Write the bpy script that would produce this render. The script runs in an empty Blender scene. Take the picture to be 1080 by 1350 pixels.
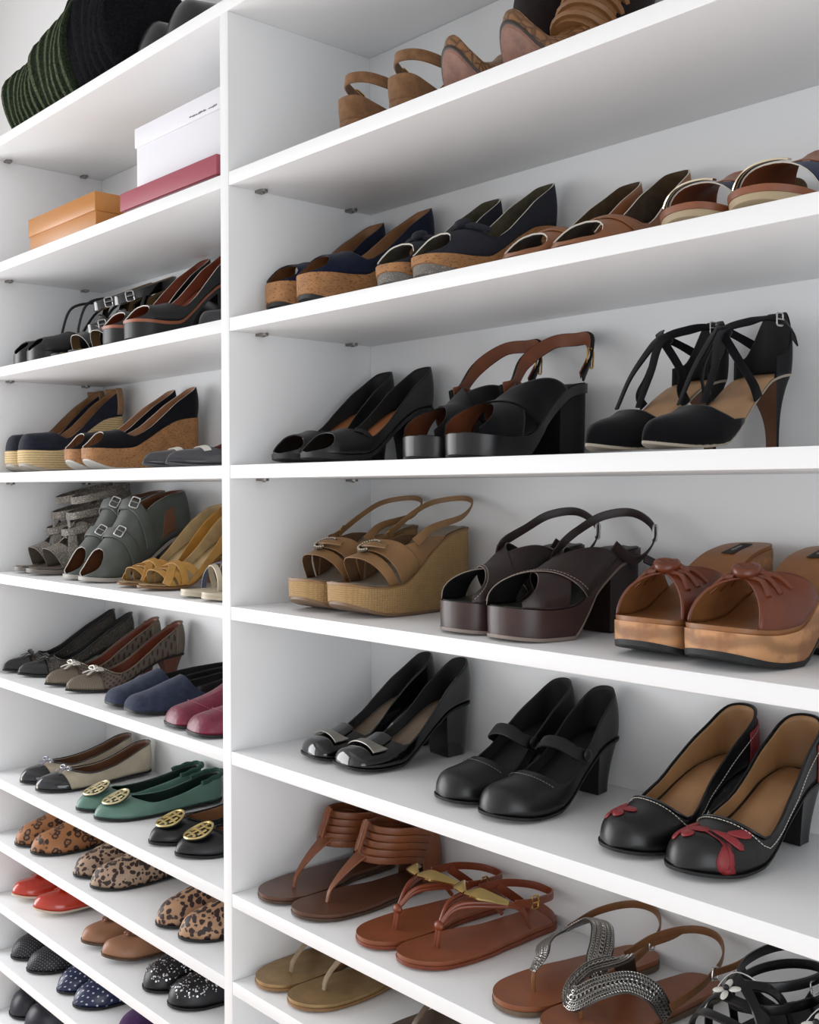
import bpy, bmesh, math, random
import numpy as np
from mathutils import Vector, Matrix
from mathutils.bvhtree import BVHTree

random.seed(7); np.random.seed(7)
SC = bpy.context.scene
COL = SC.collection
PI = math.pi

# ------------------------------------------------------------------ camera
CAM_F = 1458.28                      # focal length in pixels of the 1080x1350 frame
YAW, PIT, ROL = math.radians(48.1386), math.radians(-1.1145), math.radians(-0.0888)
CAM_C = np.array([1.271234, -0.814037, -0.176952])
fw = np.array([-math.sin(YAW)*math.cos(PIT), math.cos(YAW)*math.cos(PIT), math.sin(PIT)])
rt = np.array([math.cos(YAW), math.sin(YAW), 0.0])
up = np.cross(rt, fw)
rt2 = rt*math.cos(ROL) + up*math.sin(ROL)
up2 = -rt*math.sin(ROL) + up*math.cos(ROL)
cam = bpy.data.cameras.new('camera')
cam.sensor_fit = 'VERTICAL'; cam.sensor_height = 24.0; cam.lens = CAM_F*24.0/1350.0
cam.clip_start = 0.02
camo = bpy.data.objects.new('camera', cam); COL.objects.link(camo)
camo.matrix_world = Matrix(((rt2[0], up2[0], -fw[0], CAM_C[0]), (rt2[1], up2[1], -fw[1], CAM_C[1]),
                            (rt2[2], up2[2], -fw[2], CAM_C[2]), (0, 0, 0, 1)))
SC.camera = camo

# ------------------------------------------------------------------ light and exposure
SC.view_settings.view_transform = 'Standard'; SC.view_settings.look = 'None'
SC.view_settings.gamma = 1.0; SC.view_settings.use_curve_mapping = False
SC.view_settings.exposure = 0.0
wd = bpy.data.worlds.new('world'); SC.world = wd; wd.use_nodes = True
wd.node_tree.nodes['Background'].inputs[0].default_value = (0.80, 0.88, 1.0, 1)
wd.node_tree.nodes['Background'].inputs[1].default_value = 0.6

def area(name, loc, target, sx, sy, power, col):
    l = bpy.data.lights.new(name, 'AREA'); l.shape = 'RECTANGLE'; l.size = sx; l.size_y = sy
    l.energy = power; l.color = col
    o = bpy.data.objects.new(name, l); COL.objects.link(o); o.location = loc
    d = Vector(target) - Vector(loc)
    o.rotation_euler = d.to_track_quat('-Z', 'Y').to_euler()
    return o
# daylight falling in through the tall window of the left wall, in front of the shelves,
# and a fill light added at the right wall, with an unseen window around it
WALLX, WALLXR, FRONTY = -1.75, 2.2, -2.2
WINY, WINZ, WINW, WINH = -1.12, -0.32, 1.5, 1.5
area('window_daylight', (WALLX + 0.03, WINY, WINZ), (WALLX + 2, WINY, WINZ), WINH, WINW, 39.0, (0.985, 0.992, 1.0))
FILL_Y, FILL_Z, FILL_W, FILL_H = -1.15, -0.62, 1.7, 1.5
area('right_fill_light', (WALLXR - 0.03, FILL_Y, FILL_Z), (WALLXR - 2, FILL_Y, FILL_Z), FILL_H, FILL_W, 21.0, (0.95, 0.98, 1.0))  # fill lamp, added to brighten the right-facing sides of the panels

# ------------------------------------------------------------------ materials
MATS = {}
def nmat(name):
    m = bpy.data.materials.new(name); m.use_nodes = True
    nt = m.node_tree; b = nt.nodes['Principled BSDF']
    return m, nt, b
def srgb(h):
    h = h.lstrip('#'); v = [int(h[i:i+2], 16)/255 for i in (0, 2, 4)]
    return tuple(c/12.92 if c <= .04045 else ((c+.055)/1.055)**2.4 for c in v) + (1.0,)
def nd(nt, t, **k):
    n = nt.nodes.new(t)
    for a, v in k.items():
        if a in n.inputs: n.inputs[a].default_value = v
        else: setattr(n, a, v)
    return n
def bump(nt, b, src, strength, dist=.001):
    n = nd(nt, 'ShaderNodeBump'); n.inputs['Strength'].default_value = strength; n.inputs['Distance'].default_value = dist
    nt.links.new(src, n.inputs['Height']); nt.links.new(n.outputs[0], b.inputs['Normal'])
def ramp(nt, src, stops, const=False):
    r = nd(nt, 'ShaderNodeValToRGB'); e = r.color_ramp.elements
    if const: r.color_ramp.interpolation = 'CONSTANT'
    while len(e) < len(stops): e.new(.5)
    for el, (p, c) in zip(e, stops): el.position = p; el.color = c
    nt.links.new(src, r.inputs[0]); return r.outputs[0]
def mul(c, f): return tuple(min(1, x*f) for x in c[:3]) + (1,)

def M(key, hexc='#808080', kind='leather', rough=None, c2=None, scale=1.0):
    if key in MATS: return MATS[key]
    m, nt, b = nmat(key); c = srgb(hexc); L = nt.links.new
    tc = nd(nt, 'ShaderNodeTexCoord'); obj = tc.outputs['Object']; uv = tc.outputs['UV']
    def noise(s, src=obj, det=3.0, r=.55):
        n = nd(nt, 'ShaderNodeTexNoise'); n.inputs['Scale'].default_value = s*scale
        n.inputs['Detail'].default_value = det; n.inputs['Roughness'].default_value = r
        L(src, n.inputs['Vector']); return n.outputs['Fac']
    def voro(s, src=obj, feat='F1', out='Distance'):
        n = nd(nt, 'ShaderNodeTexVoronoi'); n.feature = feat; n.inputs['Scale'].default_value = s*scale
        L(src, n.inputs['Vector']); return n.outputs[out]
    b.inputs['Base Color'].default_value = c
    R = {'leather': .42, 'suede': .95, 'patent': .10, 'metal': .22, 'plain': .5, 'rubber': .6}.get(kind, .6)
    b.inputs['Roughness'].default_value = R if rough is None else rough
    if kind == 'leather':
        L(ramp(nt, noise(30), [(.3, mul(c, .82)), (.7, mul(c, 1.12))]), b.inputs['Base Color'])
        bump(nt, b, noise(600), .12, .0006)
    elif kind == 'suede':
        L(ramp(nt, noise(90, det=5), [(.3, mul(c, .75)), (.72, mul(c, 1.25))]), b.inputs['Base Color'])
        b.inputs['Sheen Weight'].default_value = .12; b.inputs['Sheen Roughness'].default_value = .5
        b.inputs['Specular IOR Level'].default_value = .15
        bump(nt, b, noise(1500), .2, .0005)
    elif kind == 'patent':
        b.inputs['Coat Weight'].default_value = .6; b.inputs['Coat Roughness'].default_value = .05
        bump(nt, b, noise(60), .15, .001)
    elif kind == 'metal':
        b.inputs['Metallic'].default_value = 1.0
    elif kind == 'metallic':                       # metallic finished leather
        b.inputs['Metallic'].default_value = .55
        b.inputs['Roughness'].default_value = .38 if rough is None else rough
        L(ramp(nt, noise(40), [(.3, mul(c, .8)), (.7, mul(c, 1.15))]), b.inputs['Base Color'])
        bump(nt, b, noise(500), .15, .0006)
    elif kind == 'lizard':
        b.inputs['Metallic'].default_value = .35; b.inputs['Roughness'].default_value = .4
        w = nd(nt, 'ShaderNodeTexWave'); w.inputs['Scale'].default_value = 140; w.bands_direction = 'Y'
        w.inputs['Distortion'].default_value = 1.0; L(obj, w.inputs['Vector'])
        L(ramp(nt, w.outputs['Fac'], [(.2, mul(c, .6)), (.7, mul(c, 1.2))]), b.inputs['Base Color'])
        bump(nt, b, w.outputs['Fac'], .3, .0006)
    elif kind == 'cork':
        mx = nd(nt, 'ShaderNodeMix', data_type='RGBA')
        L(ramp(nt, noise(45, det=6), [(.3, mul(c, .72)), (.7, mul(c, 1.15))]), mx.inputs[6])
        mx.inputs[7].default_value = mul(c, .30)
        st = nd(nt, 'ShaderNodeMapping'); st.inputs['Scale'].default_value = (1, 1, 2.4); L(obj, st.inputs['Vector'])
        n2 = noise(230, st.outputs[0], det=4)
        L(ramp(nt, n2, [(.53, (0, 0, 0, 1)), (.66, (.9, .9, .9, 1))]), mx.inputs[0])
        L(mx.outputs[2], b.inputs['Base Color']); b.inputs['Roughness'].default_value = .75
        bump(nt, b, n2, .3, .001)
    elif kind == 'wood':
        w = nd(nt, 'ShaderNodeTexWave'); w.inputs['Scale'].default_value = 14; w.bands_direction = 'Z'
        w.inputs['Distortion'].default_value = 6; w.inputs['Detail'].default_value = 4; L(obj, w.inputs['Vector'])
        mx = nd(nt, 'ShaderNodeMix', data_type='RGBA')
        L(ramp(nt, w.outputs['Fac'], [(.1, mul(c, .70)), (.8, mul(c, 1.2))]), mx.inputs[6])
        mx.inputs[7].default_value = srgb(c2 or '#8a5436')
        L(ramp(nt, noise(40, det=4), [(.45, (0, 0, 0, 1)), (.62, (.8, .8, .8, 1))]), mx.inputs[0])
        L(mx.outputs[2], b.inputs['Base Color'])
    elif kind == 'raffia':
        a = nd(nt, 'ShaderNodeTexWave'); a.inputs['Scale'].default_value = 120; a.bands_direction = 'Z'; a.inputs['Distortion'].default_value = 1.5
        d = nd(nt, 'ShaderNodeTexWave'); d.inputs['Scale'].default_value = 85; d.bands_direction = 'Y'; d.inputs['Distortion'].default_value = 1.5
        L(obj, a.inputs['Vector']); L(obj, d.inputs['Vector'])
        mu = nd(nt, 'ShaderNodeMath', operation='MULTIPLY'); L(a.outputs['Fac'], mu.inputs[0]); L(d.outputs['Fac'], mu.inputs[1])
        ad = nd(nt, 'ShaderNodeMath', operation='ADD'); L(mu.outputs[0], ad.inputs[0])
        n2 = noise(120); sc2 = nd(nt, 'ShaderNodeMath', operation='MULTIPLY'); L(n2, sc2.inputs[0]); sc2.inputs[1].default_value = .6; L(sc2.outputs[0], ad.inputs[1])
        L(ramp(nt, ad.outputs[0], [(.2, mul(c, .72)), (.9, mul(c, 1.15))]), b.inputs['Base Color'])
        b.inputs['Roughness'].default_value = .7
        bump(nt, b, ad.outputs[0], .6, .0015)
    elif kind == 'straw':
        w = nd(nt, 'ShaderNodeTexWave'); w.inputs['Scale'].default_value = 70; w.bands_direction = 'Z'; w.inputs['Distortion'].default_value = 2
        w.inputs['Detail Scale'].default_value = 8; L(obj, w.inputs['Vector'])
        L(ramp(nt, w.outputs['Fac'], [(.1, mul(c, .7)), (.8, mul(c, 1.15))]), b.inputs['Base Color'])
        b.inputs['Roughness'].default_value = .85; bump(nt, b, w.outputs['Fac'], .5, .001)
    elif kind == 'denim':
        L(ramp(nt, noise(500, det=4), [(.3, mul(c, .55)), (.75, mul(c, 2.0))]), b.inputs['Base Color'])
        b.inputs['Roughness'].default_value = .9; bump(nt, b, noise(900), .3, .0005)
    elif kind in ('leopard', 'leopardbig'):
        s = 125 if kind == 'leopard' else 78
        dn = nd(nt, 'ShaderNodeTexNoise'); dn.inputs['Scale'].default_value = 90; L(obj, dn.inputs['Vector'])
        va = nd(nt, 'ShaderNodeVectorMath', operation='SCALE'); L(dn.outputs['Color'], va.inputs[0]); va.inputs['Scale'].default_value = .007
        vb = nd(nt, 'ShaderNodeVectorMath', operation='ADD'); L(obj, vb.inputs[0]); L(va.outputs[0], vb.inputs[1])
        v = voro(s, vb.outputs[0]); dark = srgb(c2 or '#2a1a14')
        base = ramp(nt, noise(25), [(.35, mul(c, .85)), (.7, mul(c, 1.15))])
        if kind == 'leopard':
            msk = ramp(nt, v, [(.0, (1, 1, 1, 1)), (.46, (1, 1, 1, 1)), (.53, (0, 0, 0, 1))])
        else:
            msk = ramp(nt, v, [(.0, (.25, .25, .25, 1)), (.24, (.25, .25, .25, 1)), (.30, (1, 1, 1, 1)), (.46, (1, 1, 1, 1)), (.53, (0, 0, 0, 1))])
        mx = nd(nt, 'ShaderNodeMix', data_type='RGBA'); L(base, mx.inputs[6]); mx.inputs[7].default_value = dark
        L(msk, mx.inputs[0]); L(mx.outputs[2], b.inputs['Base Color']); b.inputs['Roughness'].default_value = .55
    elif kind in ('dots', 'cutout'):
        vs = nd(nt, 'ShaderNodeVectorMath', operation='SCALE'); L(uv, vs.inputs[0]); vs.inputs['Scale'].default_value = 150*scale
        rot = nd(nt, 'ShaderNodeVectorRotate', rotation_type='Z_AXIS'); rot.inputs['Angle'].default_value = .6; L(vs.outputs[0], rot.inputs['Vector'])
        fr = nd(nt, 'ShaderNodeVectorMath', operation='FRACTION'); L(rot.outputs[0], fr.inputs[0])
        sb = nd(nt, 'ShaderNodeVectorMath', operation='SUBTRACT'); L(fr.outputs[0], sb.inputs[0]); sb.inputs[1].default_value = (.5, .5, 0)
        mz = nd(nt, 'ShaderNodeVectorMath', operation='MULTIPLY'); L(sb.outputs[0], mz.inputs[0]); mz.inputs[1].default_value = (1, 1, 0)
        ln = nd(nt, 'ShaderNodeVectorMath', operation='LENGTH'); L(mz.outputs[0], ln.inputs[0])
        t = (.11 if scale > 1 else .13) if kind == 'dots' else .26
        msk = ramp(nt, ln.outputs['Value'], [(0, (1, 1, 1, 1)), (t, (1, 1, 1, 1)), (t+.05, (0, 0, 0, 1))])
        mx = nd(nt, 'ShaderNodeMix', data_type='RGBA'); mx.inputs[6].default_value = c; mx.inputs[7].default_value = srgb(c2 or '#e8e8ee')
        L(msk, mx.inputs[0]); L(mx.outputs[2], b.inputs['Base Color'])
        b.inputs['Roughness'].default_value = .5 if rough is None else rough
    elif kind == 'snake':
        v2 = voro(230, feat='DISTANCE_TO_EDGE')
        mx = nd(nt, 'ShaderNodeMix', data_type='RGBA'); mx.blend_type = 'MULTIPLY'; mx.inputs[0].default_value = 1
        L(ramp(nt, noise(45, det=4), [(.38, mul(c, .7)), (.62, mul(c, 1.2))]), mx.inputs[6]); L(ramp(nt, v2, [(.02, (.45, .45, .45, 1)), (.2, (1, 1, 1, 1))]), mx.inputs[7])
        L(mx.outputs[2], b.inputs['Base Color'])
        b.inputs['Roughness'].default_value = .38; bump(nt, b, v2, .9, .003)
    elif kind == 'croc':
        v2 = voro(95, feat='DISTANCE_TO_EDGE')
        L(ramp(nt, v2, [(.0, mul(c, .35)), (.18, c)]), b.inputs['Base Color'])
        b.inputs['Roughness'].default_value = .4; bump(nt, b, v2, .8, .004)
    elif kind == 'glitter':
        v = voro(900, out='Color'); sp = nd(nt, 'ShaderNodeSeparateColor'); L(v, sp.inputs[0])
        L(ramp(nt, sp.outputs[0], [(.0, mul(c, .75)), (.8, mul(c, 1.15)), (.95, mul(c, 1.7))], True), b.inputs['Base Color'])
    elif kind == 'satin':
        b.inputs['Roughness'].default_value = .38; b.inputs['Sheen Weight'].default_value = .1
        n2 = noise(70, det=4); L(ramp(nt, n2, [(.3, mul(c, .75)), (.7, mul(c, 1.2))]), b.inputs['Base Color']); bump(nt, b, n2, .5, .003)
    elif kind == 'knit':
        n2 = noise(260, det=4)
        L(ramp(nt, n2, [(.3, mul(c, .45)), (.72, mul(c, 1.7))]), b.inputs['Base Color'])
        b.inputs['Roughness'].default_value = 1.0; b.inputs['Specular IOR Level'].default_value = .05; bump(nt, b, n2, .8, .004)
    elif kind == 'worn':
        n2 = noise(60, det=5); L(ramp(nt, n2, [(.35, mul(c, .7)), (.7, mul(c, 1.25))]), b.inputs['Base Color']); bump(nt, b, noise(300), .3, .001)
    elif kind == 'melamine':
        b.inputs['Roughness'].default_value = .38 if rough is None else rough
        bump(nt, b, noise(350, det=2), .05, .0004)
    MATS[key] = m
    return m

# ------------------------------------------------------------------ mesh helpers
def mobj(name, verts, faces, mats, parent=None, angle=38, uv=None, solid=None, fmat=None, flat=False, weld=False):
    """link ONE mesh object; mats may be a list; solid=(thickness, lining slot offset, rim slot offset)"""
    me = bpy.data.meshes.new(name)
    me.from_pydata([tuple(map(float, v)) for v in verts], [], [tuple(map(int, f)) for f in faces])
    if not isinstance(mats, (list, tuple)): mats = [mats]
    for m in mats: me.materials.append(m)
    if fmat is not None: me.polygons.foreach_set('material_index', list(fmat))
    if uv is not None:
        ul = me.uv_layers.new(name='uv'); li = np.zeros(len(me.loops), dtype=np.int32)
        me.loops.foreach_get('vertex_index', li)
        ul.data.foreach_set('uv', np.asarray(uv, dtype=np.float32)[li].ravel())
    if not flat:
        bm = bmesh.new(); bm.from_mesh(me); ca = math.radians(angle)
        if weld:
            bmesh.ops.remove_doubles(bm, verts=bm.verts[:], dist=2e-6)
        for f in bm.faces: f.smooth = True
        for e in bm.edges:
            if len(e.link_faces) == 2 and e.calc_face_angle(0) > ca: e.smooth = False
        bm.to_mesh(me); bm.free()
    me.update()
    o = bpy.data.objects.new(name, me); COL.objects.link(o)
    if parent is not None: o.parent = parent
    if solid:
        s = o.modifiers.new('thickness', 'SOLIDIFY'); s.thickness = solid[0]; s.offset = -1
        s.material_offset = solid[1]; s.material_offset_rim = solid[2]
    return o
def boxv(x0, x1, y0, y1, z0, z1, bev=0.0):
    bm = bmesh.new(); bmesh.ops.create_cube(bm, size=1)
    for v in bm.verts:
        v.co = Vector((x0 if v.co.x < 0 else x1, y0 if v.co.y < 0 else y1, z0 if v.co.z < 0 else z1))
    if bev: bmesh.ops.bevel(bm, geom=bm.edges[:], offset=bev, segments=2, affect='EDGES', profile=.5)
    bm.verts.index_update()
    V = [tuple(v.co) for v in bm.verts]; F = [[v.index for v in f.verts] for f in bm.faces]; bm.free()
    return V, F
def box(name, dims, mat, parent=None, bev=0.0, loc=None):
    V, F = boxv(*dims, bev=bev); o = mobj(name, V, F, mat, parent)
    if loc: o.location = loc
    return o
def join(*vf):
    V, F = [], []
    for v, f in vf:
        n = len(V); V += [tuple(p) for p in v]; F += [[i+n for i in q] for q in f]
    return V, F
def tag(o, label, cat, group=None, kind=None):
    if kind: o['kind'] = kind
    if label: o['label'] = label
    if cat: o['category'] = cat
    if group: o['group'] = group
    return o
def empty(name, loc, rz=0.0):
    o = bpy.data.objects.new(name, None); COL.objects.link(o); o.empty_display_size = .02
    o.location = loc; o.rotation_euler = (0, 0, rz); return o
def unit(v):
    v = np.asarray(v, float); n = np.linalg.norm(v, axis=-1, keepdims=True); return v/np.maximum(n, 1e-9)
def crv(pts, n=24, closed=False):
    """Catmull-Rom through the points"""
    p = np.asarray(pts, float); k = len(p)
    if closed: q = np.vstack([p[-1], p, p[0], p[1]]); seg = k
    else: q = np.vstack([2*p[0]-p[1], p, 2*p[-1]-p[-2]]); seg = k-1
    u = np.linspace(0, seg, n, endpoint=not closed); i = np.minimum(u.astype(int), seg-1); f = (u-i)[:, None]
    a, b, c, d = q[i], q[i+1], q[i+2], q[i+3]
    return .5*((2*b)+(c-a)*f+(2*a-5*b+4*c-d)*f**2+(3*b-a-3*c+d)*f**3)
def sweepv(path, nrm, prof, closed=False, cap=True):
    """prof: (n,k,2) or (k,2) section in (binormal, normal)"""
    p = np.asarray(path, float); n = len(p)
    if closed: T = unit(np.roll(p, -1, 0)-np.roll(p, 1, 0))
    else: T = unit(np.gradient(p, axis=0))
    N = np.broadcast_to(np.asarray(nrm, float), p.shape); N = unit(N-(N*T).sum(1, keepdims=True)*T)
    B = np.cross(T, N)
    pr = np.asarray(prof, float)
    if pr.ndim == 2: pr = np.broadcast_to(pr, (n,)+pr.shape)
    k = pr.shape[1]
    V = (p[:, None, :]+pr[:, :, 0:1]*B[:, None, :]+pr[:, :, 1:2]*N[:, None, :]).reshape(-1, 3)
    F = []
    for i in range(n if closed else n-1):
        a, b = i*k, ((i+1) % n)*k
        for j in range(k):
            j2 = (j+1) % k; F.append([a+j, b+j, b+j2, a+j2])
    if cap and not closed:
        F.append(list(range(k))); F.append([(n-1)*k+j for j in range(k)][::-1])
    return V.tolist(), F
SP = np.array([(-.5, .08), (-.45, .85), (-.25, 1.), (.25, 1.), (.45, .85), (.5, .08), (.44, 0), (-.44, 0)])
def strapv(path, nrm, width, th, closed=False):
    w = np.broadcast_to(np.asarray(width, float), (len(path),))
    pr = np.stack([SP[None, :, 0]*w[:, None], np.broadcast_to(SP[None, :, 1]*th, (len(path), len(SP)))], -1)
    return sweepv(path, nrm, pr, closed)
def rmf(path, closed=False):
    p = np.asarray(path, float); T = unit(np.gradient(p, axis=0))
    if closed: T = unit(np.roll(p, -1, 0)-np.roll(p, 1, 0))
    N = np.zeros_like(p); a = np.array([0, 0, 1.]) if abs(T[0][2]) < .9 else np.array([1., 0, 0])
    N[0] = unit(a-(a@T[0])*T[0])
    for i in range(1, len(p)):
        v = N[i-1]-(N[i-1]@T[i])*T[i]; N[i] = unit(v)
    return N
def tubev(path, r, k=8, closed=False):
    a = np.linspace(0, 2*PI, k, endpoint=False)
    rr = np.broadcast_to(np.asarray(r, float), (len(path),))
    pr = np.stack([np.cos(a)[None]*rr[:, None], np.sin(a)[None]*rr[:, None]], -1)
    return sweepv(path, rmf(path, closed), pr, closed)
def ellipsoidv(c, ax, nu=14, nv=9, R=None):
    V = []; F = []
    for i in range(nv+1):
        th = PI*i/nv
        for j in range(nu):
            ph = 2*PI*j/nu; V.append([ax[0]*math.sin(th)*math.cos(ph), ax[1]*math.sin(th)*math.sin(ph), ax[2]*math.cos(th)])
    V = np.array(V)
    if R is not None: V = V@np.asarray(R).T
    V = V+np.asarray(c)
    for i in range(nv):
        for j in range(nu):
            F.append([i*nu+j, (i+1)*nu+j, (i+1)*nu+(j+1) % nu, i*nu+(j+1) % nu])
    return V.tolist(), F
def pch(pts):
    x = np.array([p[0] for p in pts], float); y = np.array([p[1] for p in pts], float)
    h = np.diff(x); d = np.diff(y)/h; m = np.zeros(len(x))
    for i in range(1, len(x)-1):
        if d[i-1]*d[i] > 0:
            w1, w2 = 2*h[i]+h[i-1], h[i]+2*h[i-1]; m[i] = (w1+w2)/(w1/d[i-1]+w2/d[i])
    m[0], m[-1] = d[0], d[-1]
    def f(t):
        t = np.clip(np.asarray(t, float), x[0], x[-1]); i = np.clip(np.searchsorted(x, t, 'right')-1, 0, len(h)-1)
        s = (t-x[i])/h[i]; s2, s3 = s*s, s*s*s
        return (2*s3-3*s2+1)*y[i]+(s3-2*s2+s)*h[i]*m[i]+(-2*s3+3*s2)*y[i+1]+(s3-s2)*h[i]*m[i+1]
    return f
# ================================================================== the room and the shelving
ZB = [0.46431, 0.23235, 0.03753, -0.16030, -0.35119, -0.54765, -0.74161, -0.86164, -0.98056, -1.09329, -1.2105]
TH, DEP, DIV, WL, XR = 0.0179, 0.2476, 0.0199, 0.8651, 1.35
ZT = [z+TH for z in ZB]
FLOOR, CEIL = -1.60, 1.02
WHITE = M('white_melamine', '#f1f2f3', 'melamine')
WALLM = M('white_wall_paint', '#e6e6e6', 'melamine', rough=.9)
def wall(name, dims, mat=WALLM):
    o = box(name, dims, mat); o['kind'] = 'structure'; return o
XL = WALLX
wall('floor', (XL, WALLXR, FRONTY, DEP+.03, FLOOR-.05, FLOOR), M('pale_oak_floor', '#d6c4b8', 'wood', c2='#ccb8ac'))
wall('ceiling', (XL, WALLXR, FRONTY-.1, DEP+.13, CEIL, CEIL+.05))
wall('wall_back', (XL, WALLXR, DEP+.03, DEP+.13, FLOOR, CEIL))
def pierced(name, along_x, c, w, zc, h, lo, hi, p0, p1):
    a, b, z0, z1 = c-w/2, c+w/2, zc-h/2, zc+h/2; R = [(lo, a, FLOOR-.05, CEIL+.05), (b, hi, FLOOR-.05, CEIL+.05), (a, b, FLOOR-.05, z0), (a, b, z1, CEIL+.05)]
    V, F = join(*[boxv(u0, u1, p0, p1, s0, s1) if along_x else boxv(p0, p1, u0, u1, s0, s1) for u0, u1, s0, s1 in R])
    mobj(name, V, F, WALLM)['kind'] = 'structure'
gm, gnt, gb = nmat('window_glass'); gb.inputs['Transmission Weight'].default_value = 1.0; gb.inputs['Roughness'].default_value = 0
gb.inputs['IOR'].default_value = 1.1
PF = M('white_window_frame', '#f0f0ee', 'melamine')
def window(name, loc, rz, w, h):
    win = empty(name, loc, rz); win['kind'] = 'structure'; q = w/2
    V, F = join(boxv(-q, -q+.05, -.03, .03, 0, h), boxv(q-.05, q, -.03, .03, 0, h), boxv(-.025, .025, -.03, .03, .05, h-.05),
                boxv(-q+.05, q-.05, -.03, .03, 0, .05), boxv(-q+.05, q-.05, -.03, .03, h-.05, h))
    mobj('window_frame', V, F, PF, win)
    for s in (-1, 1):
        a, b_ = sorted((s*.025, s*(q-.05))); box('window_pane', (a, b_, -.003, .003, .05, h-.05), gm, win)
wall('wall_front', (XL, WALLXR, FRONTY-.1, FRONTY, FLOOR, CEIL))
pierced('wall_right', False, FILL_Y, FILL_W, FILL_Z, FILL_H, FRONTY-.1, DEP+.13, WALLXR, WALLXR+.1)
pierced('wall_left', False, WINY, WINW, WINZ, WINH, FRONTY-.1, DEP+.13, XL-.1, XL)
window('window_1', (XL-.05, WINY, WINZ-WINH/2), PI/2, WINW, WINH)
window('added_fill_window', (WALLXR+.05, FILL_Y, FILL_Z-FILL_H/2), PI/2, FILL_W, FILL_H)  # unseen window, added to go with the right fill lamp

unit_o = empty('shoe_shelving_unit', (0, 0, FLOOR))
tag(unit_o, 'tall white open shelving unit with two bays holding all the shoes', 'shelving unit')
def upart(name, x0, x1, y0, y1, z0, z1, mat=WHITE, bev=.0008):
    return box(name, (x0, x1, y0, y1, z0-FLOOR, z1-FLOOR), mat, unit_o, bev)
upart('top_panel', -WL-DIV, XR+DIV, 0, DEP+.018, ZB[0], ZT[0])
upart('side_panel', -WL-DIV, -WL, 0, DEP+.018, FLOOR, ZB[0])
upart('divider_panel', -DIV, 0, 0, DEP, FLOOR, ZB[0])
upart('side_panel', XR, XR+DIV, 0, DEP+.018, FLOOR, ZB[0])
upart('back_panel', -WL, -DIV/2-.0003, DEP, DEP+.018, FLOOR, ZB[0])
upart('back_panel', -DIV/2+.0003, XR, DEP, DEP+.018, FLOOR, ZB[0])
upart('plinth', -WL, -DIV, .03, .045, FLOOR, ZB[10]-.12); upart('plinth', 0, XR, .03, .045, FLOOR, ZB[10]-.12)
CLIP = M('brushed_steel_clip', '#8f8c88', 'metal', rough=.35)
def clip_mesh():
    r, k = .006, 10; pts = []
    for i in range(k+1):
        a = PI/2-PI*i/k; pts.append((.012+r*math.cos(a), r*math.sin(a)))
    pts += [(0, -r), (0, r)]
    n = len(pts); V = [(x, y, 0) for x, y in pts]+[(x, y, -.0035) for x, y in pts]
    F = [list(range(n))[::-1], [n+i for i in range(n)]]+[[i, (i+1) % n, n+(i+1) % n, n+i] for i in range(n)]
    a = ellipsoidv((.010, 0, -.0035), (.003, .003, .0016), 10, 6)
    return join((V, F), a)
CV, CF = clip_mesh(); clip_me = None
for bay in (0, 1):
    xa, xb = (-WL, -DIV) if bay == 0 else (0, XR)
    for i in range(1, 11):
        s = upart('shelf', xa+.0003, xb-.0003, .0005, DEP, ZB[i], ZT[i])
        for xx, sg in ((xa, 1), (xb, -1)):
            for yy in (.048, .205):
                if clip_me is None:
                    c = mobj('shelf_clip', CV, CF, CLIP, s); clip_me = c.data
                else:
                    c = bpy.data.objects.new('shelf_clip', clip_me); COL.objects.link(c); c.parent = s
                c.location = (xx+sg*.0005, yy, ZB[i]-FLOOR); c.rotation_euler = (0, 0, 0 if sg > 0 else PI)

tp = next(c for c in unit_o.children if c.name.startswith('top_panel'))
for xx, sg in ((-WL, 1), (-DIV, -1)):
    for yy in (.048, .205):
        c = bpy.data.objects.new('shelf_clip', clip_me); COL.objects.link(c); c.parent = tp
        c.location = (xx+sg*.0005, yy, ZB[0]-FLOOR); c.rotation_euler = (0, 0, 0 if sg > 0 else PI)
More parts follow.
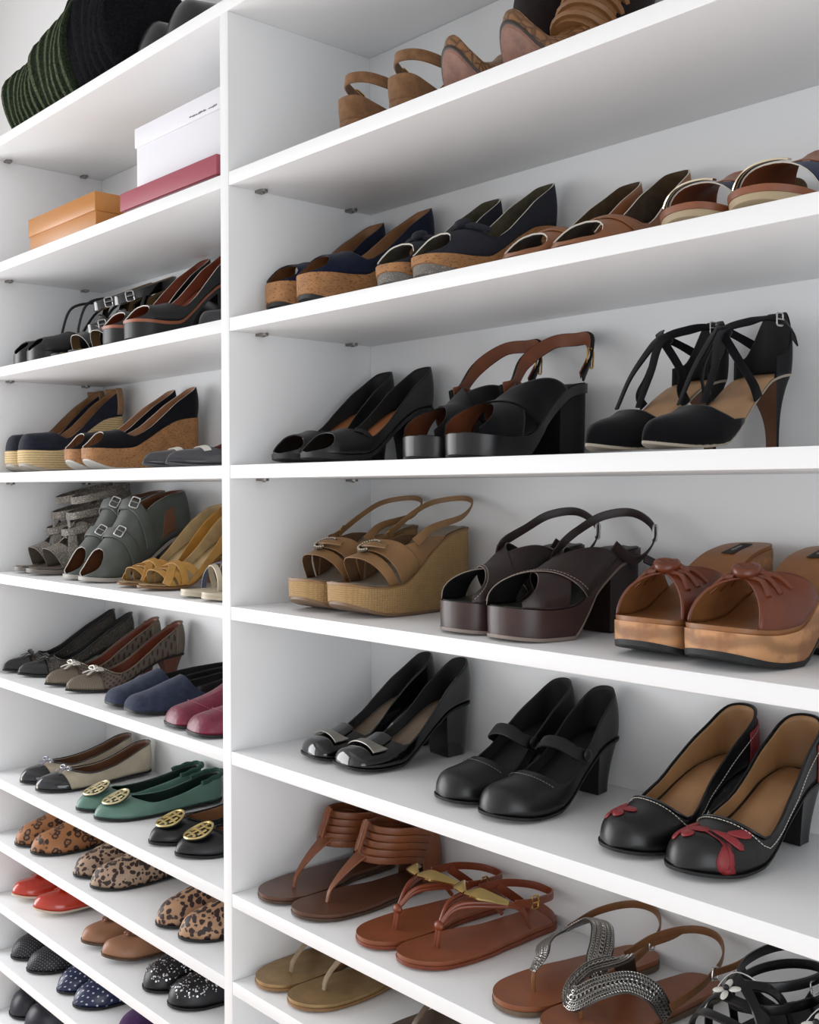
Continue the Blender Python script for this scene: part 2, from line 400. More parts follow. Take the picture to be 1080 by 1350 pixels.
# ================================================================== shoe building kit
# local frame of a shoe: y runs from the toe (0) to the heel (L), x to the right, z up from the shelf
def smooth(x): x = np.clip(x, 0, 1); return x*x*(3-2*x)
class Last:
    def __init__(s, m, L=.205, W=.037, H=.07, z0=.006, toe=(.17, 2.0), hh=(.026, .033, .042, .060, .095), spring=.004,
                 n=2.3, heelw=.62, waist=.71, off=.005, hcap=.07, seat=None, bulge=1.0):
        s.m, s.L, s.W, s.H, s.z0, s.n, s.off, s.toe, s.hcap, s.bulge = m, L, W, H, z0, n, off, toe, hcap, bulge
        d = H-z0; s.spring = spring
        s._b = pch([(0, .86), (.15, .95), (.30, 1.0), (.42, .95), (.58, waist+.04), (.72, waist-.02), (.85, heelw+.02), (1, heelw)])
        s._h = pch([(0, hh[0]), (.12, hh[1]), (.30, hh[2]), (.48, hh[3]), (.70, hh[4] if len(hh) > 4 else .10), (1, (hh[4] if len(hh) > 4 else .10)+.01)])
        s._z = pch([(0, z0+spring), (.1, z0+spring*.35), (.2, z0), (.33, z0+.03*d), (.48, z0+.30*d), (.63, z0+.64*d),
                    (.77, z0+.88*d), (.9, z0+.97*d), (1, z0+d)])
    def w(s, t):
        t = np.asarray(t, float); ta, p = s.toe
        a = (1-(1-np.clip(t/ta, 0, 1))**p)**(1/p); b = (1-(1-np.clip((1-t)/.11, 0, 1))**2.2)**(1/2.2)
        return s.W*s._b(t)*a*b
    def c(s, t):
        t = np.asarray(t, float)
        return s.m*(s.off*np.clip(1-t/.42, 0, 1)**2-.0035*np.exp(-((t-.6)/.16)**2))
    def h(s, t):
        t = np.asarray(t, float); a = (1-(1-np.clip(t/s.hcap, 0, 1))**2)**.5
        return s._h(t)*np.maximum(a, .02)
    def zs(s, t): return s._z(np.asarray(t, float))
    def P(s, t, q, off=0.0):
        """point on the foot form; q in [-1,1] runs from the left sole edge over the top to the right sole edge"""
        t, q = np.broadcast_arrays(np.asarray(t, float), np.asarray(q, float))
        def raw(t, q):
            a = (1-np.abs(q))*PI/2; e = 2/s.n
            x = s.c(t)+np.sign(q)*s.w(t)*np.cos(np.clip(a, 0, PI/2-1e-6))**e
            zr = s.h(t)*np.sin(np.clip(a, 0, PI/2))**e
            k = smooth((t-.72)/.28)*s.bulge
            return np.stack([x, t*s.L+k*(.22*zr-4.4*zr*zr), s.zs(t)+zr], -1)
        p = raw(t, q)
        if np.any(np.asarray(off) != 0): p = p+s.N(t, q)*np.asarray(off)[..., None] if np.ndim(off) else p+s.N(t, q)*off
        return p
    def N(s, t, q):
        t, q = np.broadcast_arrays(np.asarray(t, float), np.asarray(q, float)); e = 2e-3
        t1, t2 = np.clip(t-e, .004, .996), np.clip(t+e, .004, .996); t2 = np.maximum(t2, t1+1e-4)
        q1, q2 = np.clip(q-e, -1, 1), np.clip(q+e, -1, 1)
        dt = s.P(t2, q)-s.P(t1, q); dq = s.P(np.clip(t, .004, .996), q2)-s.P(np.clip(t, .004, .996), q1)
        return unit(np.cross(dq, dt))
    def qz(s, t, hz):
        """q (>0) where the form is hz above the footbed"""
        f = np.clip(np.asarray(hz)/s.h(t), 0, 1); return 1-np.arcsin(f**(s.n/2))/(PI/2)
    def bed(s, t, f=0.0, dz=0.0):
        t = np.asarray(t, float); return np.stack([s.c(t)+f*s.w(t), t*s.L, s.zs(t)+dz+0*t], -1)

def rows(n, *marks):
    t = (1-np.cos(np.linspace(0, PI, n)))/2
    for m in marks: t = np.concatenate([t, m+.012*np.array([0, .08, .3, .65, 1.1, 1.8])])
    return np.unique(np.clip(t, 0, 1))
def open_q(last, t, tv, d, hw, peep=None):
    """half opening of the upper in q at t (0 where the section is closed)"""
    tgt = last.qz(t, hw(t)); u = np.clip((t-tv)/d, 0, 1)
    q = np.where(t > tv, tgt*np.sqrt(np.clip(1-(1-u)**2, 0, 1)), 0.0)
    if peep:
        tp, lo = peep; q = np.where(t < tp, lo*np.sqrt(np.clip(1-(t/tp)**2, 0, 1)), q)
    return q
def upper(last, root, mats, tv=.33, d=.14, hw=None, peep=None, n=40, K=9, th=.0018, t1=1.0, name='upper', wall=None, off=.0, rim=0, q_fn=None):
    hwf = pch(hw or [(.2, .024), (.35, .019), (.5, .018), (.65, .024), (.8, .036), (.92, .049), (.97, .055), (1, .057)])
    ts = rows(n, tv, *([peep[0]-.012] if peep else [])); ts = ts[ts <= t1+1e-9]
    qo = open_q(last, ts, tv, d, hwf, peep) if q_fn is None else q_fn(ts)
    V, UV = [], []; lin = np.linspace(0, 1, K)
    for t, q in zip(ts, qo):
        ql = -1+lin*(1-q); qs = np.concatenate([ql, -ql[::-1]])
        V.append(last.P(np.full(2*K, t), qs)); UV += [(t*last.L, a*.055) for a in qs]
    V = np.array(V).reshape(-1, 3); F = []; k2 = 2*K
    for i in range(len(ts)-1):
        for j in range(k2-1):
            if j == K-1: continue
            a = i*k2+j; F.append([a, a+1, a+k2+1, a+k2])
    V[:, 2] -= 0.0006
    mats = mats if isinstance(mats, (list, tuple)) else [mats, mats]
    o = mobj(name, V, F, list(mats), root, uv=UV, solid=(th, 1, rim), angle=60, weld=True)
    return o, (ts, qo)
def topline(last, ts, qo, tv, t1=1.0, off=.0008):
    """3-D polyline of the collar, left front to right front around the heel"""
    k = (ts >= tv) & (ts <= t1); t, q = ts[k], qo[k]
    l = last.P(t, -q, off); r = last.P(t, q, off)
    return np.vstack([l, r[::-1][1:]]) if t1 >= 1 else (l, r)
def piping(last, root, tq, tv, mat, r=.0012, name='topline_binding'):
    p = topline(last, tq[0], tq[1], tv); d = np.r_[True, np.linalg.norm(np.diff(p, axis=0), axis=1) > 1e-4]
    V, F = tubev(p[d], r, 6, closed=True); return mobj(name, V, F, mat, root)
def solid_sole(last, root, name, mat, top, bot, e=.0008, kb=.97, n=44, t0=0.0, t1=1.0, ke=0.0, taper=None):
    ts = t0+(t1-t0)*rows(n); V = []; L2 = 1+2*(e+ke)/last.L
    for t in ts:
        w = float(last.w(t))+e*min(1, float(last.w(t))/.008); c = float(last.c(t)); y = ((t-.5)*L2+.5)*last.L
        a, b = float(top(t)), float(bot(t)); b = min(b, a-.0004); mz = (a+b)/2; k = kb if taper is None else taper(t)
        V += [(c-w, y, a), (c-w*.5, y, a), (c+w*.5, y, a), (c+w, y, a), (c+w*(.5+.5*k)+.0003, y, mz), (c+w*k, y, b), (c+w*k*.4, y, b), (c-w*k*.4, y, b), (c-w*k, y, b), (c-w*(.5+.5*k)-.0003, y, mz)]
    k = 10; F = []
    for i in range(len(ts)-1):
        for j in range(k): F.append([i*k+j, i*k+(j+1) % k, (i+1)*k+(j+1) % k, (i+1)*k+j])
    F.append(list(range(k))[::-1]); F.append([(len(ts)-1)*k+j for j in range(k)])
    return mobj(name, V, F, mat, root, angle=32)
def outsole(last, root, mat, th=.0035, e=.0012, lift=.0, name='outsole'):
    return solid_sole(last, root, name, mat, lambda t: last.zs(t)-.0002, lambda t: max(float(last.zs(t))-th, lift if t > .3 else 0), e)
def insole(last, root, mat, k=.955, dz=.0012, t0=.035, t1=.993, name='insole', n=30):
    ts = t0+(t1-t0)*rows(n); V = []
    for t in ts:
        w, c = float(last.w(t))*k, float(last.c(t)); z = float(last.zs(t))+dz
        for f, q in ((-1, .0006), (-.5, 0), (0, -.0003), (.5, 0), (1, .0006)): V.append((c+f*w, t*last.L, z+q))
    F = []
    for i in range(len(ts)-1):
        for j in range(4): F.append([i*5+j, i*5+j+1, (i+1)*5+j+1, (i+1)*5+j])
    return mobj(name, V, F, mat, root, solid=(.001, 0, 0))
def heel(last, root, mat, t0=.74, sx=.8, sy=.7, yb=None, power=1.0, th=.0035, k=.97, name='heel', tip=None, K=12, front=None):
    t = np.concatenate([t0+(1-t0)*(1-np.cos(np.linspace(0, PI/2, 12)))/1.0])
    t = t0+(1-t0)*np.sin(np.linspace(0, PI/2, 13))
    r = np.stack([last.c(t)+last.w(t)*k, t*last.L, last.zs(t)-th*.5], -1); l = np.stack([last.c(t)-last.w(t)*k, t*last.L, last.zs(t)-th*.5], -1)
    f = np.linspace(0, 1, 6)[1:-1, None]; br = l[0]+(r[0]-l[0])*f
    top = np.vstack([r, l[::-1][1:], br]); n = len(top)
    cx, cy = top[:, 0].mean(), last.L*(t0+1)/2
    yb = cy if yb is None else yb
    bot = np.stack([cx+(top[:, 0]-cx)*sx, yb+(top[:, 1]-cy)*sy, np.zeros(n)], -1)
    V = []
    for i in range(K+1):
        u = i/K; b = 1-(1-u)**power
        h = top[:, :2]+(bot[:, :2]-top[:, :2])*b; V.append(np.column_stack([h, top[:, 2]*(1-u)]))
    V = np.vstack(V); F = []
    for i in range(K):
        for j in range(n): F.append([i*n+j, (i+1)*n+j, (i+1)*n+(j+1) % n, i*n+(j+1) % n])
    F.append(list(range(n))); F.append([K*n+j for j in range(n)][::-1])
    fm = [0]*len(F); mats = [mat]
    if tip is not None:
        mats = [mat, tip]
        for i in range(K-1, K):
            for j in range(n): fm[i*n+j] = 1
        fm[-1] = 1
    if front is not None:
        mats.append(front)
        for i in range(K):
            for j in range(n-5, n): fm[i*n+j] = len(mats)-1
    return mobj(name, V, F, mats, root, fmat=fm, angle=45)
def patch(last, root, name, mats, fn, nu=24, nv=16, off=.001, th=.0012, rim=0):
    """shell over part of the foot form, fn(u,v) -> (t,q)"""
    u, v = np.meshgrid(np.linspace(0, 1, nu), np.linspace(0, 1, nv), indexing='ij'); t, q = fn(u, v)
    P = last.P(t, q, off).reshape(-1, 3); F = []
    for i in range(nu-1):
        for j in range(nv-1):
            a = i*nv+j; F.append([a, a+1, a+nv+1, a+nv])
    uv = np.stack([t*last.L, q*.055], -1).reshape(-1, 2)
    p0, n0 = P[(nu//2)*nv+nv//2], last.N(t[nu//2, nv//2], q[nu//2, nv//2])
    fm = F[(nu//2)*(nv-1)+nv//2]; a, b, c = P[fm[0]], P[fm[1]], P[fm[2]]
    if np.dot(np.cross(b-a, c-a), n0) < 0: F = [f[::-1] for f in F]
    mats = list(mats) if isinstance(mats, (list, tuple)) else [mats, mats]
    s = mobj(name, P, F, mats, root, uv=uv, solid=(th, 1, rim), angle=60)
    return s
def band(last, root, name, mat, path, width, th=.0018, off=.0004, n=32):
    """strap lying on the foot form along (t,q) points"""
    tq = crv(path, n); t, q = np.clip(tq[:, 0], .003, .997), np.clip(tq[:, 1], -1, 1)
    w = width if np.ndim(width) == 0 else np.interp(np.linspace(0, 1, n), np.linspace(0, 1, len(width)), width)
    V, F = strapv(last.P(t, q, off), last.N(t, q), w, th); return mobj(name, V, F, mat, root)
def free(root, name, mat, pts, width, th=.0016, ctr=None, n=36, nrm=None, closed=False):
    """strap through free 3-D points, its flat side turned away from the centre point"""
    p = crv(pts, n, closed)
    if nrm is None:
        c = np.asarray(ctr if ctr is not None else p.mean(0), float); nn = p-c; 
        if ctr is None or len(np.shape(ctr)) == 1: nn = nn*np.array([1, 1, .25])
    else: nn = crv(nrm, n, closed) if np.ndim(nrm) == 2 else np.broadcast_to(nrm, p.shape)
    w = width if np.ndim(width) == 0 else np.interp(np.linspace(0, 1, n), np.linspace(0, 1, len(width)), width)
    V, F = strapv(p, nn, w, th, closed); return mobj(name, V, F, mat, root)
def cord(root, name, mat, pts, r, n=30, closed=False, k=8, raw=False):
    p = np.asarray(pts) if raw else crv(pts, n, closed); V, F = tubev(p, r, k, closed); return mobj(name, V, F, mat, root)
def stitch(root, mat, path, r=.00045, dash=.0024, gap=.0013, name='stitching'):
    p = np.asarray(path, float); s = np.r_[0, np.cumsum(np.linalg.norm(np.diff(p, axis=0), axis=1))]; x = 0; parts = []
    at = lambda d: np.array([np.interp(d, s, p[:, i]) for i in range(3)])
    while x+dash < s[-1]:
        parts.append(tubev(np.array([at(x), at(x+dash*.5), at(x+dash)]), r, 4)); x += dash+gap
    V, F = join(*parts); return mobj(name, V, F, mat, root)
def frame3(c, u, n):
    """matrix columns u (side), v, n (outward)"""
    n = unit(n); u = unit(np.asarray(u)-np.dot(u, n)*n); v = np.cross(n, u); return np.asarray(c, float), u, v, n
def loop_frame(root, name, mat, fr, w, h, r, rnd=.35, prong=True, n=28):
    """buckle frame (rounded rectangle of wire) with a prong"""
    c, u, v, nn = fr; a = np.linspace(0, 2*PI, n, endpoint=False); e = rnd
    x = np.sign(np.cos(a))*np.abs(np.cos(a))**e*w/2; y = np.sign(np.sin(a))*np.abs(np.sin(a))**e*h/2
    p = c+x[:, None]*u+y[:, None]*v+nn*r
    vf = [tubev(p, r, 6, True)]
    if prong: vf.append(tubev(np.array([c+nn*r*2-u*w*.5, c+nn*r*2.4, c+nn*r*2+u*w*.55]), r*.7, 5))
    V, F = join(*vf); return mobj(name, V, F, mat, root)
def bow(root, mat, fr, s=.02, w=.006, th=.0012, name='bow', tails=True, knot=None):
    c, u, v, n = fr; vf = []
    for sg in (-1, 1):
        p = crv([c+n*.002, c+u*sg*s*.5+n*.006+v*.003, c+u*sg*s+n*.003, c+u*sg*s*.6+n*.001-v*.002, c+n*.0015], 18)
        vf.append(strapv(p, np.broadcast_to(n+.4*v, p.shape)+0*p, np.interp(np.linspace(0, 1, 18), [0, .5, 1], [w*.5, w*1.2, w*.5]), th))
        if tails:
            p = crv([c+n*.002, c+u*sg*s*.35-v*s*.45+n*.002, c+u*sg*s*.55-v*s*.85], 10); vf.append(strapv(p, np.broadcast_to(n, p.shape), w*.6, th))
    V, F = join(*vf); o = mobj(name, V, F, mat, root)
    V, F = ellipsoidv(c+n*.003, (w*.55, w*.55, .003), 10, 6, np.stack([u, v, n], 1)); mobj('knot', V, F, knot or mat, o)
    return o
def decal(last, root, name, mat, polys, t0, q0, rot=0.0, off=.0007, flip=1, th=.0008):
    """flat leather shapes (lists of points in metres) laid on the form around (t0,q0)"""
    dt = np.linalg.norm(last.P(t0+.01, q0)-last.P(t0-.01, q0))/.02; dq = np.linalg.norm(last.P(t0, q0+.02)-last.P(t0, q0-.02))/.04
    V, F = [], []
    for pl in polys:
        a = np.asarray(pl, float); c = a.mean(0); n = len(a); R = [c]; rings = [.5, 1.0]
        pts = np.vstack([c[None]]+[c+(a-c)*f for f in rings]); pts = pts*np.array([flip, 1])
        x = pts[:, 0]*math.cos(rot)-pts[:, 1]*math.sin(rot); y = pts[:, 0]*math.sin(rot)+pts[:, 1]*math.cos(rot)
        t, q = np.clip(t0+y/dt, .01, .98), np.clip(q0+x/dq, -1, 1)
        P = last.P(t, q, off); b = len(V); V += P.tolist()
        f0 = [[b, b+1+j, b+1+(j+1) % n] for j in range(n)]+[[b+1+j, b+1+n+j, b+1+n+(j+1) % n, b+1+(j+1) % n] for j in range(n)]
        nn = last.N(t[0], q[0]); A, B, C = P[0], P[1], P[2]
        if np.dot(np.cross(B-A, C-A), nn) < 0: f0 = [f[::-1] for f in f0]
        F += f0
    return mobj(name, V, F, [mat, mat], root, solid=(th, 0, 0), angle=80)
def petal(cx, cy, ang, l, w, n=10):
    a = np.linspace(0, 2*PI, n, endpoint=False); x = l/2+np.cos(a)*l/2; y = np.sin(a)*w/2*(.6+.5*x/l)
    return [(cx+math.cos(ang)*p-math.sin(ang)*q, cy+math.sin(ang)*p+math.cos(ang)*q) for p, q in zip(x, y)]
def beads(root, name, mat, pts, r, n=6):
    vf = [ellipsoidv(p, (r, r, r), n+2, n) for p in pts]; V, F = join(*vf); return mobj(name, V, F, mat, root)
def links(root, name, mat, path, nrm, lk, wd, r):
    """a row of chain links along a path"""
    p = np.asarray(path); s = np.r_[0, np.cumsum(np.linalg.norm(np.diff(p, axis=0), axis=1))]; k = max(2, int(s[-1]/lk)); vf = []
    nr = np.broadcast_to(nrm, p.shape)
    for i in range(k):
        d = (i+.5)/k*s[-1]; c = np.array([np.interp(d, s, p[:, j]) for j in range(3)]); n = unit(np.array([np.interp(d, s, nr[:, j]) for j in range(3)]))
        c2 = np.array([np.interp(d+lk*.2, s, p[:, j]) for j in range(3)]); c1 = np.array([np.interp(d-lk*.2, s, p[:, j]) for j in range(3)])
        T = unit(c2-c1); B = np.cross(n, T); T2 = unit(T*.82+B*.45); B2 = np.cross(n, T2); a = np.linspace(0, 2*PI, 10, endpoint=False)
        ring = c+np.cos(a)[:, None]*T2*lk*.72+np.sin(a)[:, None]*B2*wd*.5+n*(r+np.sin(a)[:, None]*r*.8)
        vf.append(tubev(ring, r, 4, True))
    V, F = join(*vf); return mobj(name, V, F, mat, root)

def tcap(t0, u): return t0+(1-t0)*np.sin(np.asarray(u)*PI/2)
def counter(l, o, mats, t0, hz, name='heel_counter', off=.0003):
    """back part of a shoe wrapped round the heel, hz(u) high, in one piece"""
    def fn(u, v):
        w = np.abs(2*u-1); t = tcap(t0, 1-w); q = 1-v*(1-l.qz(t, hz(1-w))); return t, np.where(u < .5, -q, q)
    return patch(l, o, name, mats, fn, 41, 12, off=off)
# ---- the finished shoe as a thing
def shoe(name, label, cat, group, shelf, X, Y, yaw, dz=0.0):
    o = empty(name, (X, Y, ZT[shelf]+dz+.0006), -math.radians(yaw)); return tag(o, label, cat, group)
def pair(name, label, cat, shelf, spots, build, side, group=None):
    """two shoes of a pair, in order along the shelf; side = what stands beside each of them"""
    for i, (X, Y, yaw) in enumerate(spots):
        o = shoe(name, label+', '+side[i], cat, group or ('pair: '+label), shelf, X, Y, yaw); build(o, 1 if i == 0 else -1); settle(o, X, Y, yaw, shelf)
NEIGHBOUR = {}
def settle(o, X, Y, yaw, shelf):
    """keep a shoe clear of the back and side panels and of the shoe before it on the shelf"""
    a = math.radians(yaw); P = []; F = []; n = 0
    for c in o.children_recursive:
        if c.type == 'MESH' and len(c.data.vertices):
            k = len(c.data.vertices); v = np.empty(k*3, dtype=np.float32); c.data.vertices.foreach_get('co', v); P.append(v.reshape(-1, 3))
            F += [[i+n for i in p.vertices] for p in c.data.polygons]; n += k
    v = np.vstack(P); wx = X+v[:, 0]*math.cos(a)+v[:, 1]*math.sin(a); wy = Y-v[:, 0]*math.sin(a)+v[:, 1]*math.cos(a)
    dy = max(0, wy.max()-(DEP-.0012)) if ZT[shelf] < ZB[0] else 0
    lo, hi = (-WL, -DIV) if X < 0 else (0, XR)
    dx = max(0, lo+.001-wx.min())-max(0, wx.max()-hi+.001)
    if ZT[shelf] > ZB[0]: dx = 0
    o.location.x += dx; o.location.y -= dy; o.location.z += max(0, .0002-v[:, 2].min())
    key = (shelf, X < 0); prev = NEIGHBOUR.get(key); W = np.stack([wx+dx, wy-dy, v[:, 2]], -1); step = 0
    while True:
        tree = BVHTree.FromPolygons([tuple(p) for p in (W+np.array([.0015*step, 0, 0])).tolist()], F)
        if prev is None or step >= 14 or not tree.overlap(prev) or wx.max()+dx+.0015*(step+1) > hi: break
        step += 1
    o.location.x += .0015*step; NEIGHBOUR[key] = tree
    if dy > .003 or abs(dx) > .003 or step > 2: print('SETTLE', o.name, o['label'], 'dx %.3f dy %.3f step %.4f' % (dx, dy, step*.0015))

BLK = '#131316'
def pump(o, m, up, lin, ins, sole=None, hl=None, tv=.33, d=.14, hw=None, peep=None, bind=None, rim=0, hk=None, outs=True, thick=.0035, **k):
    l = Last(m, **k)
    u, tq = upper(l, o, [up, lin, rim] if not isinstance(rim, int) else [up, lin], tv, d, hw, peep, rim=(2 if not isinstance(rim, int) else 0))
    insole(l, o, ins)
    if outs: outsole(l, o, sole or M('black_rubber_sole', '#17171a', 'rubber'), th=thick)
    if hl is not None: heel(l, o, hl, th=thick, **(hk or {}))
    if bind is not None: piping(l, o, tq, tv, bind)
    return l, tq
def wedge(o, m, up, lin, ins, body, bottom, tv=.33, d=.14, hw=None, peep=None, rim=0, bt=.004, spring=.010, kb=.95, bind=None, **k):
    l = Last(m, spring=.001, **k)
    u, tq = upper(l, o, [up, lin, rim] if not isinstance(rim, int) else [up, lin], tv, d, hw, peep, rim=(2 if not isinstance(rim, int) else 0))
    insole(l, o, ins)
    gb = lambda t: spring*max(0, 1-t/.22)**2+bt
    solid_sole(l, o, 'wedge_sole', body, lambda t: l.zs(t)+.0002, gb, .0012, kb)
    solid_sole(l, o, 'outsole', bottom, lambda t: gb(t)+.0003, lambda t: gb(t)-bt, .0008-.0012, kb+.01)
    if bind is not None: piping(l, o, tq, tv, bind)
    return l, tq
def top_at(l, t, q=0.0, off=.001, u=(1, 0, 0)):
    return frame3(l.P(t, q, off), u, l.N(t, q))
# ================================================================== right bay
TAN_L = M('tan_lining', '#8a6240', 'leather', rough=.6); TAN_I = M('tan_insole', '#9c7048', 'leather', rough=.6)
BLACK_L = M('black_leather', '#0c0c0d', 'leather', rough=.36); BLACK_LIN = M('black_lining', '#0f0e0e', 'leather', rough=.7)
BLACK_S = M('black_suede', '#09090d', 'suede'); RUB = M('black_rubber_sole', '#0e0e10', 'rubber')
CORK = M('cork', '#aa784a', 'cork'); GOLD = M('polished_gold', '#c9a45a', 'metal', rough=.2); SILVER = M('polished_silver', '#c4c4c4', 'metal', rough=.2)
THREAD = M('white_thread', '#d8d2c6', 'plain', rough=.8)

# ---- shelf with wedges: navy suede peep-toe wedges on cork
NAVY = M('navy_suede', '#151b30', 'suede'); WHEDGE = M('white_edge', '#d9d4cc', 'plain')
def navy(o, m):
    wedge(o, m, NAVY, TAN_L, TAN_I, CORK, RUB, tv=.27, d=.12, peep=(.13, .93), L=.205, W=.037, H=.100, z0=.042, toe=(.15, 2.4), hcap=.035,
          hh=(.024, .028, .038, .06), hw=None, bt=.006, spring=.012)
pair('wedge_shoe', 'navy suede peep-toe shoe on a cork wedge', 'shoe', 2, [(.051, .034, -5), (.131, .03, 3)], navy,
     ('next to the divider panel', 'next to the denim knotted wedges'), 'navy cork wedge pair')

DENIM = M('dark_denim', '#181a24', 'denim'); OLIVE = M('olive_grey_lining', '#4a4638', 'suede'); GRITTY = M('grey_glitter_sole', '#77716a', 'glitter')
TAUPE = M('taupe_insole', '#8d7257', 'leather', rough=.6)
def denim(o, m):
    l, tq = wedge(o, m, DENIM, OLIVE, TAUPE, CORK, GRITTY, tv=.30, d=.12, peep=(.14, .93), rim=THREAD, L=.205, W=.035, H=.088, z0=.030, toe=(.15, 2.3), hcap=.035,
          hh=(.024, .029, .04, .06), hw=None, bt=.012, spring=.010)
    band(l, o, 'twisted_band', DENIM, [(.37, -.62), (.30, -.3), (.285, 0), (.30, .3), (.37, .62)], [.007, .012, .008, .012, .007], .004, .0005)
    c, u, v, n = top_at(l, .285, .05, .003); V, F = ellipsoidv(c+n*.001, (.010, .011, .006), 14, 8, np.stack([u, v, n], 1)); mobj('knot', V, F, DENIM, o)
pair('wedge_shoe', 'dark denim knotted peep-toe wedge shoe', 'shoe', 2, [(.284, .03, -4), (.346, .028, 3)], denim,
     ('next to the navy cork wedges', 'next to the tan peep-toe shoes'), 'denim knotted wedge pair')

TANP = M('tan_leather', '#8f5a36', 'leather'); BRL = M('dark_brown_lining', '#4a3a28', 'suede'); BRI = M('brown_insole', '#5c3320', 'leather')
def brown_peep(o, m):
    l, tq = pump(o, m, TANP, BRL, BRI, TANP, TANP, tv=.32, d=.13, peep=(.15, .94), rim=THREAD, L=.205, W=.035, H=.064, z0=.008, toe=(.15, 2.2), hcap=.035,
         hh=(.022, .027, .037, .06), hw=None, hk=dict(sx=.85, sy=.8))
    band(l, o, 'vamp_strap', TANP, [(.40, -1), (.30, -.5), (.27, 0), (.30, .5), (.40, 1)], .012, .0014)
pair('peep_toe_shoe', 'tan leather peep-toe shoe with dark brown lining', 'shoe', 2, [(.487, .03, 1), (.560, .03, -3)], brown_peep,
     ('next to the denim knotted wedges', 'next to the metal-plated slides'), 'tan peep-toe pair')

SLT = M('slide_tan_leather', '#8c5232', 'leather'); SLI = M('slide_insole', '#8a5236', 'leather'); CREAMS = M('cream_sole', '#b6a282', 'plain'); NAVYC = M('navy_canvas', '#27304a', 'suede')
def slide(o, m):
    l = Last(m, L=.205, W=.038, H=.032, z0=.015, spring=.006, toe=(.16, 2.2), hh=(.02, .027, .035, .044, .07), hcap=.03)
    solid_sole(l, o, 'footbed', SLI, lambda t: l.zs(t)+.001, lambda t: l.zs(t)-.005, .001)
    solid_sole(l, o, 'outsole', CREAMS, lambda t: l.zs(t)-.005, lambda t: max(.010*max(0, 1-t/.25)**2, float(l.zs(t))-.03 if .4 < t < .72 else 0), .0)
    e = lambda v: np.abs(2*v-1)
    patch(l, o, 'navy_band', [NAVYC, SLT, THREAD], lambda u, v: (.13+.09*e(v)**2+u*.21, (2*v-1)*.98), off=.002, rim=2)
    patch(l, o, 'tan_band', [SLT, SLT], lambda u, v: (.32+.07*e(v)**2+u*.20, (2*v-1)*.98), off=.0035)
    band(l, o, 'metal_plate', M('pale_gold_plate', '#d8cdb4', 'metal', rough=.15), [(.16, -.72), (.135, -.35), (.13, 0), (.135, .3)], .007, .002, .003)
    counter(l, o, [BRL, BRL], .72, lambda u: .012+.040*smooth(u))
pair('slide_sandal', 'navy and tan slide sandal with pale metal plate', 'sandal', 2, [(.690, .028, 0), (.765, .022, 0)], slide,
     ('next to the tan peep-toe shoes', 'farther from the tan peep-toe shoes'), 'navy and tan slide pair')

# ---- shelf with black shoes
def black_peep(o, m):
    l, tq = pump(o, m, BLACK_L, BLACK_LIN, M('rust_insole', '#a2653c', 'leather'), RUB, BLACK_L, tv=.27, d=.12, peep=(.14, .94), L=.205, W=.036, H=.080, z0=.010, toe=(.15, 2.2), hcap=.04,
         hh=(.024, .029, .038, .06), hw=None, hk=dict(sx=.62, sy=.55, yb=.175, power=1.6), thick=.007)
    band(l, o, 'stitched_tab', BLACK_L, [(.28, .35), (.33, .55), (.36, .75)], .006, .0012)
pair('peep_toe_pump', 'plain black leather peep-toe pump', 'shoe', 3, [(.067, .03, -3), (.138, .028, 0)], black_peep,
     ('next to the divider panel', 'next to the crossed black suede heels'), 'black leather peep-toe pair')

def cross_sandal(o, m, mat, lin, ins, solem, H, z0, buckle, heelm, edge=None, topw=.058, strap_h=.055, bed_top=None, sl=.012, L=.205, spring=.004, hh=(.028, .034, .040, .043, .046)):
    l = Last(m, L=L, W=.038, H=H, z0=z0, spring=spring, toe=(.15, 2.2), hh=hh, hcap=.05, n=2.2)
    insole(l, o, ins, t0=.004)
    gb = lambda t: max(spring*max(0, 1-t/.2)**2, float(l.zs(t))-(z0+(.011-z0)*min(1, (t-.36)/.16)) if t > .36 else 0)
    solid_sole(l, o, 'platform_sole', solem, lambda t: l.zs(t)+.0006, gb, .0015)
    if edge is not None:
        solid_sole(l, o, 'sole_edge', edge, lambda t: gb(t)+.003, lambda t: gb(t)-.0006, .002)
    heel(l, o, heelm, t0=.66, sx=.94, sy=.96, th=.012)
    for sg, nm, of in ((-m, 'under_band', .001), (m, 'over_band', .003)):
        def fn(u, v, sg=sg):
            q = sg*(1-2*v); c = .12+.50*v; c = .15+.42*v**1.1
            wd = .28-.08*np.sin(PI*v)+.02*v
            return np.clip(c+(u-.5)*wd, .04, .8), q*.985
        patch(l, o, nm, [mat, lin, edge or mat], fn, 18, 34, off=of, rim=2 if edge is not None else 0)
    return l
def sling_strap(o, l, mat, lin, t0, z_a, zb, w, side_t=(.52, .56), drop=.0, spread=1.08, bk=None, bm=None, out=.012):
    """strap rising from both sides of the upper and running round the heel"""
    a = l.bed(side_t[0], -.62, z_a); b = l.bed(side_t[1], .70, z_a)
    hl, hz = l.L, float(l.zs(.95))
    p = [a, l.bed(.70, -.95, (z_a+zb)*.5+.004), [-.036*spread, hl*.86, hz+zb], [-.020*spread, hl+out*.7, hz+zb+.004], [.012, hl+out, hz+zb+.001], [.034*spread, hl*.92, hz+zb-.008],
         l.bed(.74, 1.02, (z_a+zb)*.42), b]
    free(o, 'heel_strap', mat, p, w, .0022, ctr=(0, hl*.72, hz+zb), n=48)
    if bk:
        c = crv(p, 48)[bk]; fr = frame3(c, crv(p, 48)[bk+1]-c, c-np.array([0, hl*.72, hz+zb])); loop_frame(o, 'buckle', bm, fr, .014, .017, .0011)
    return p
SLIN = M('rust_brown_lining', '#7b452a', 'leather', rough=.55)
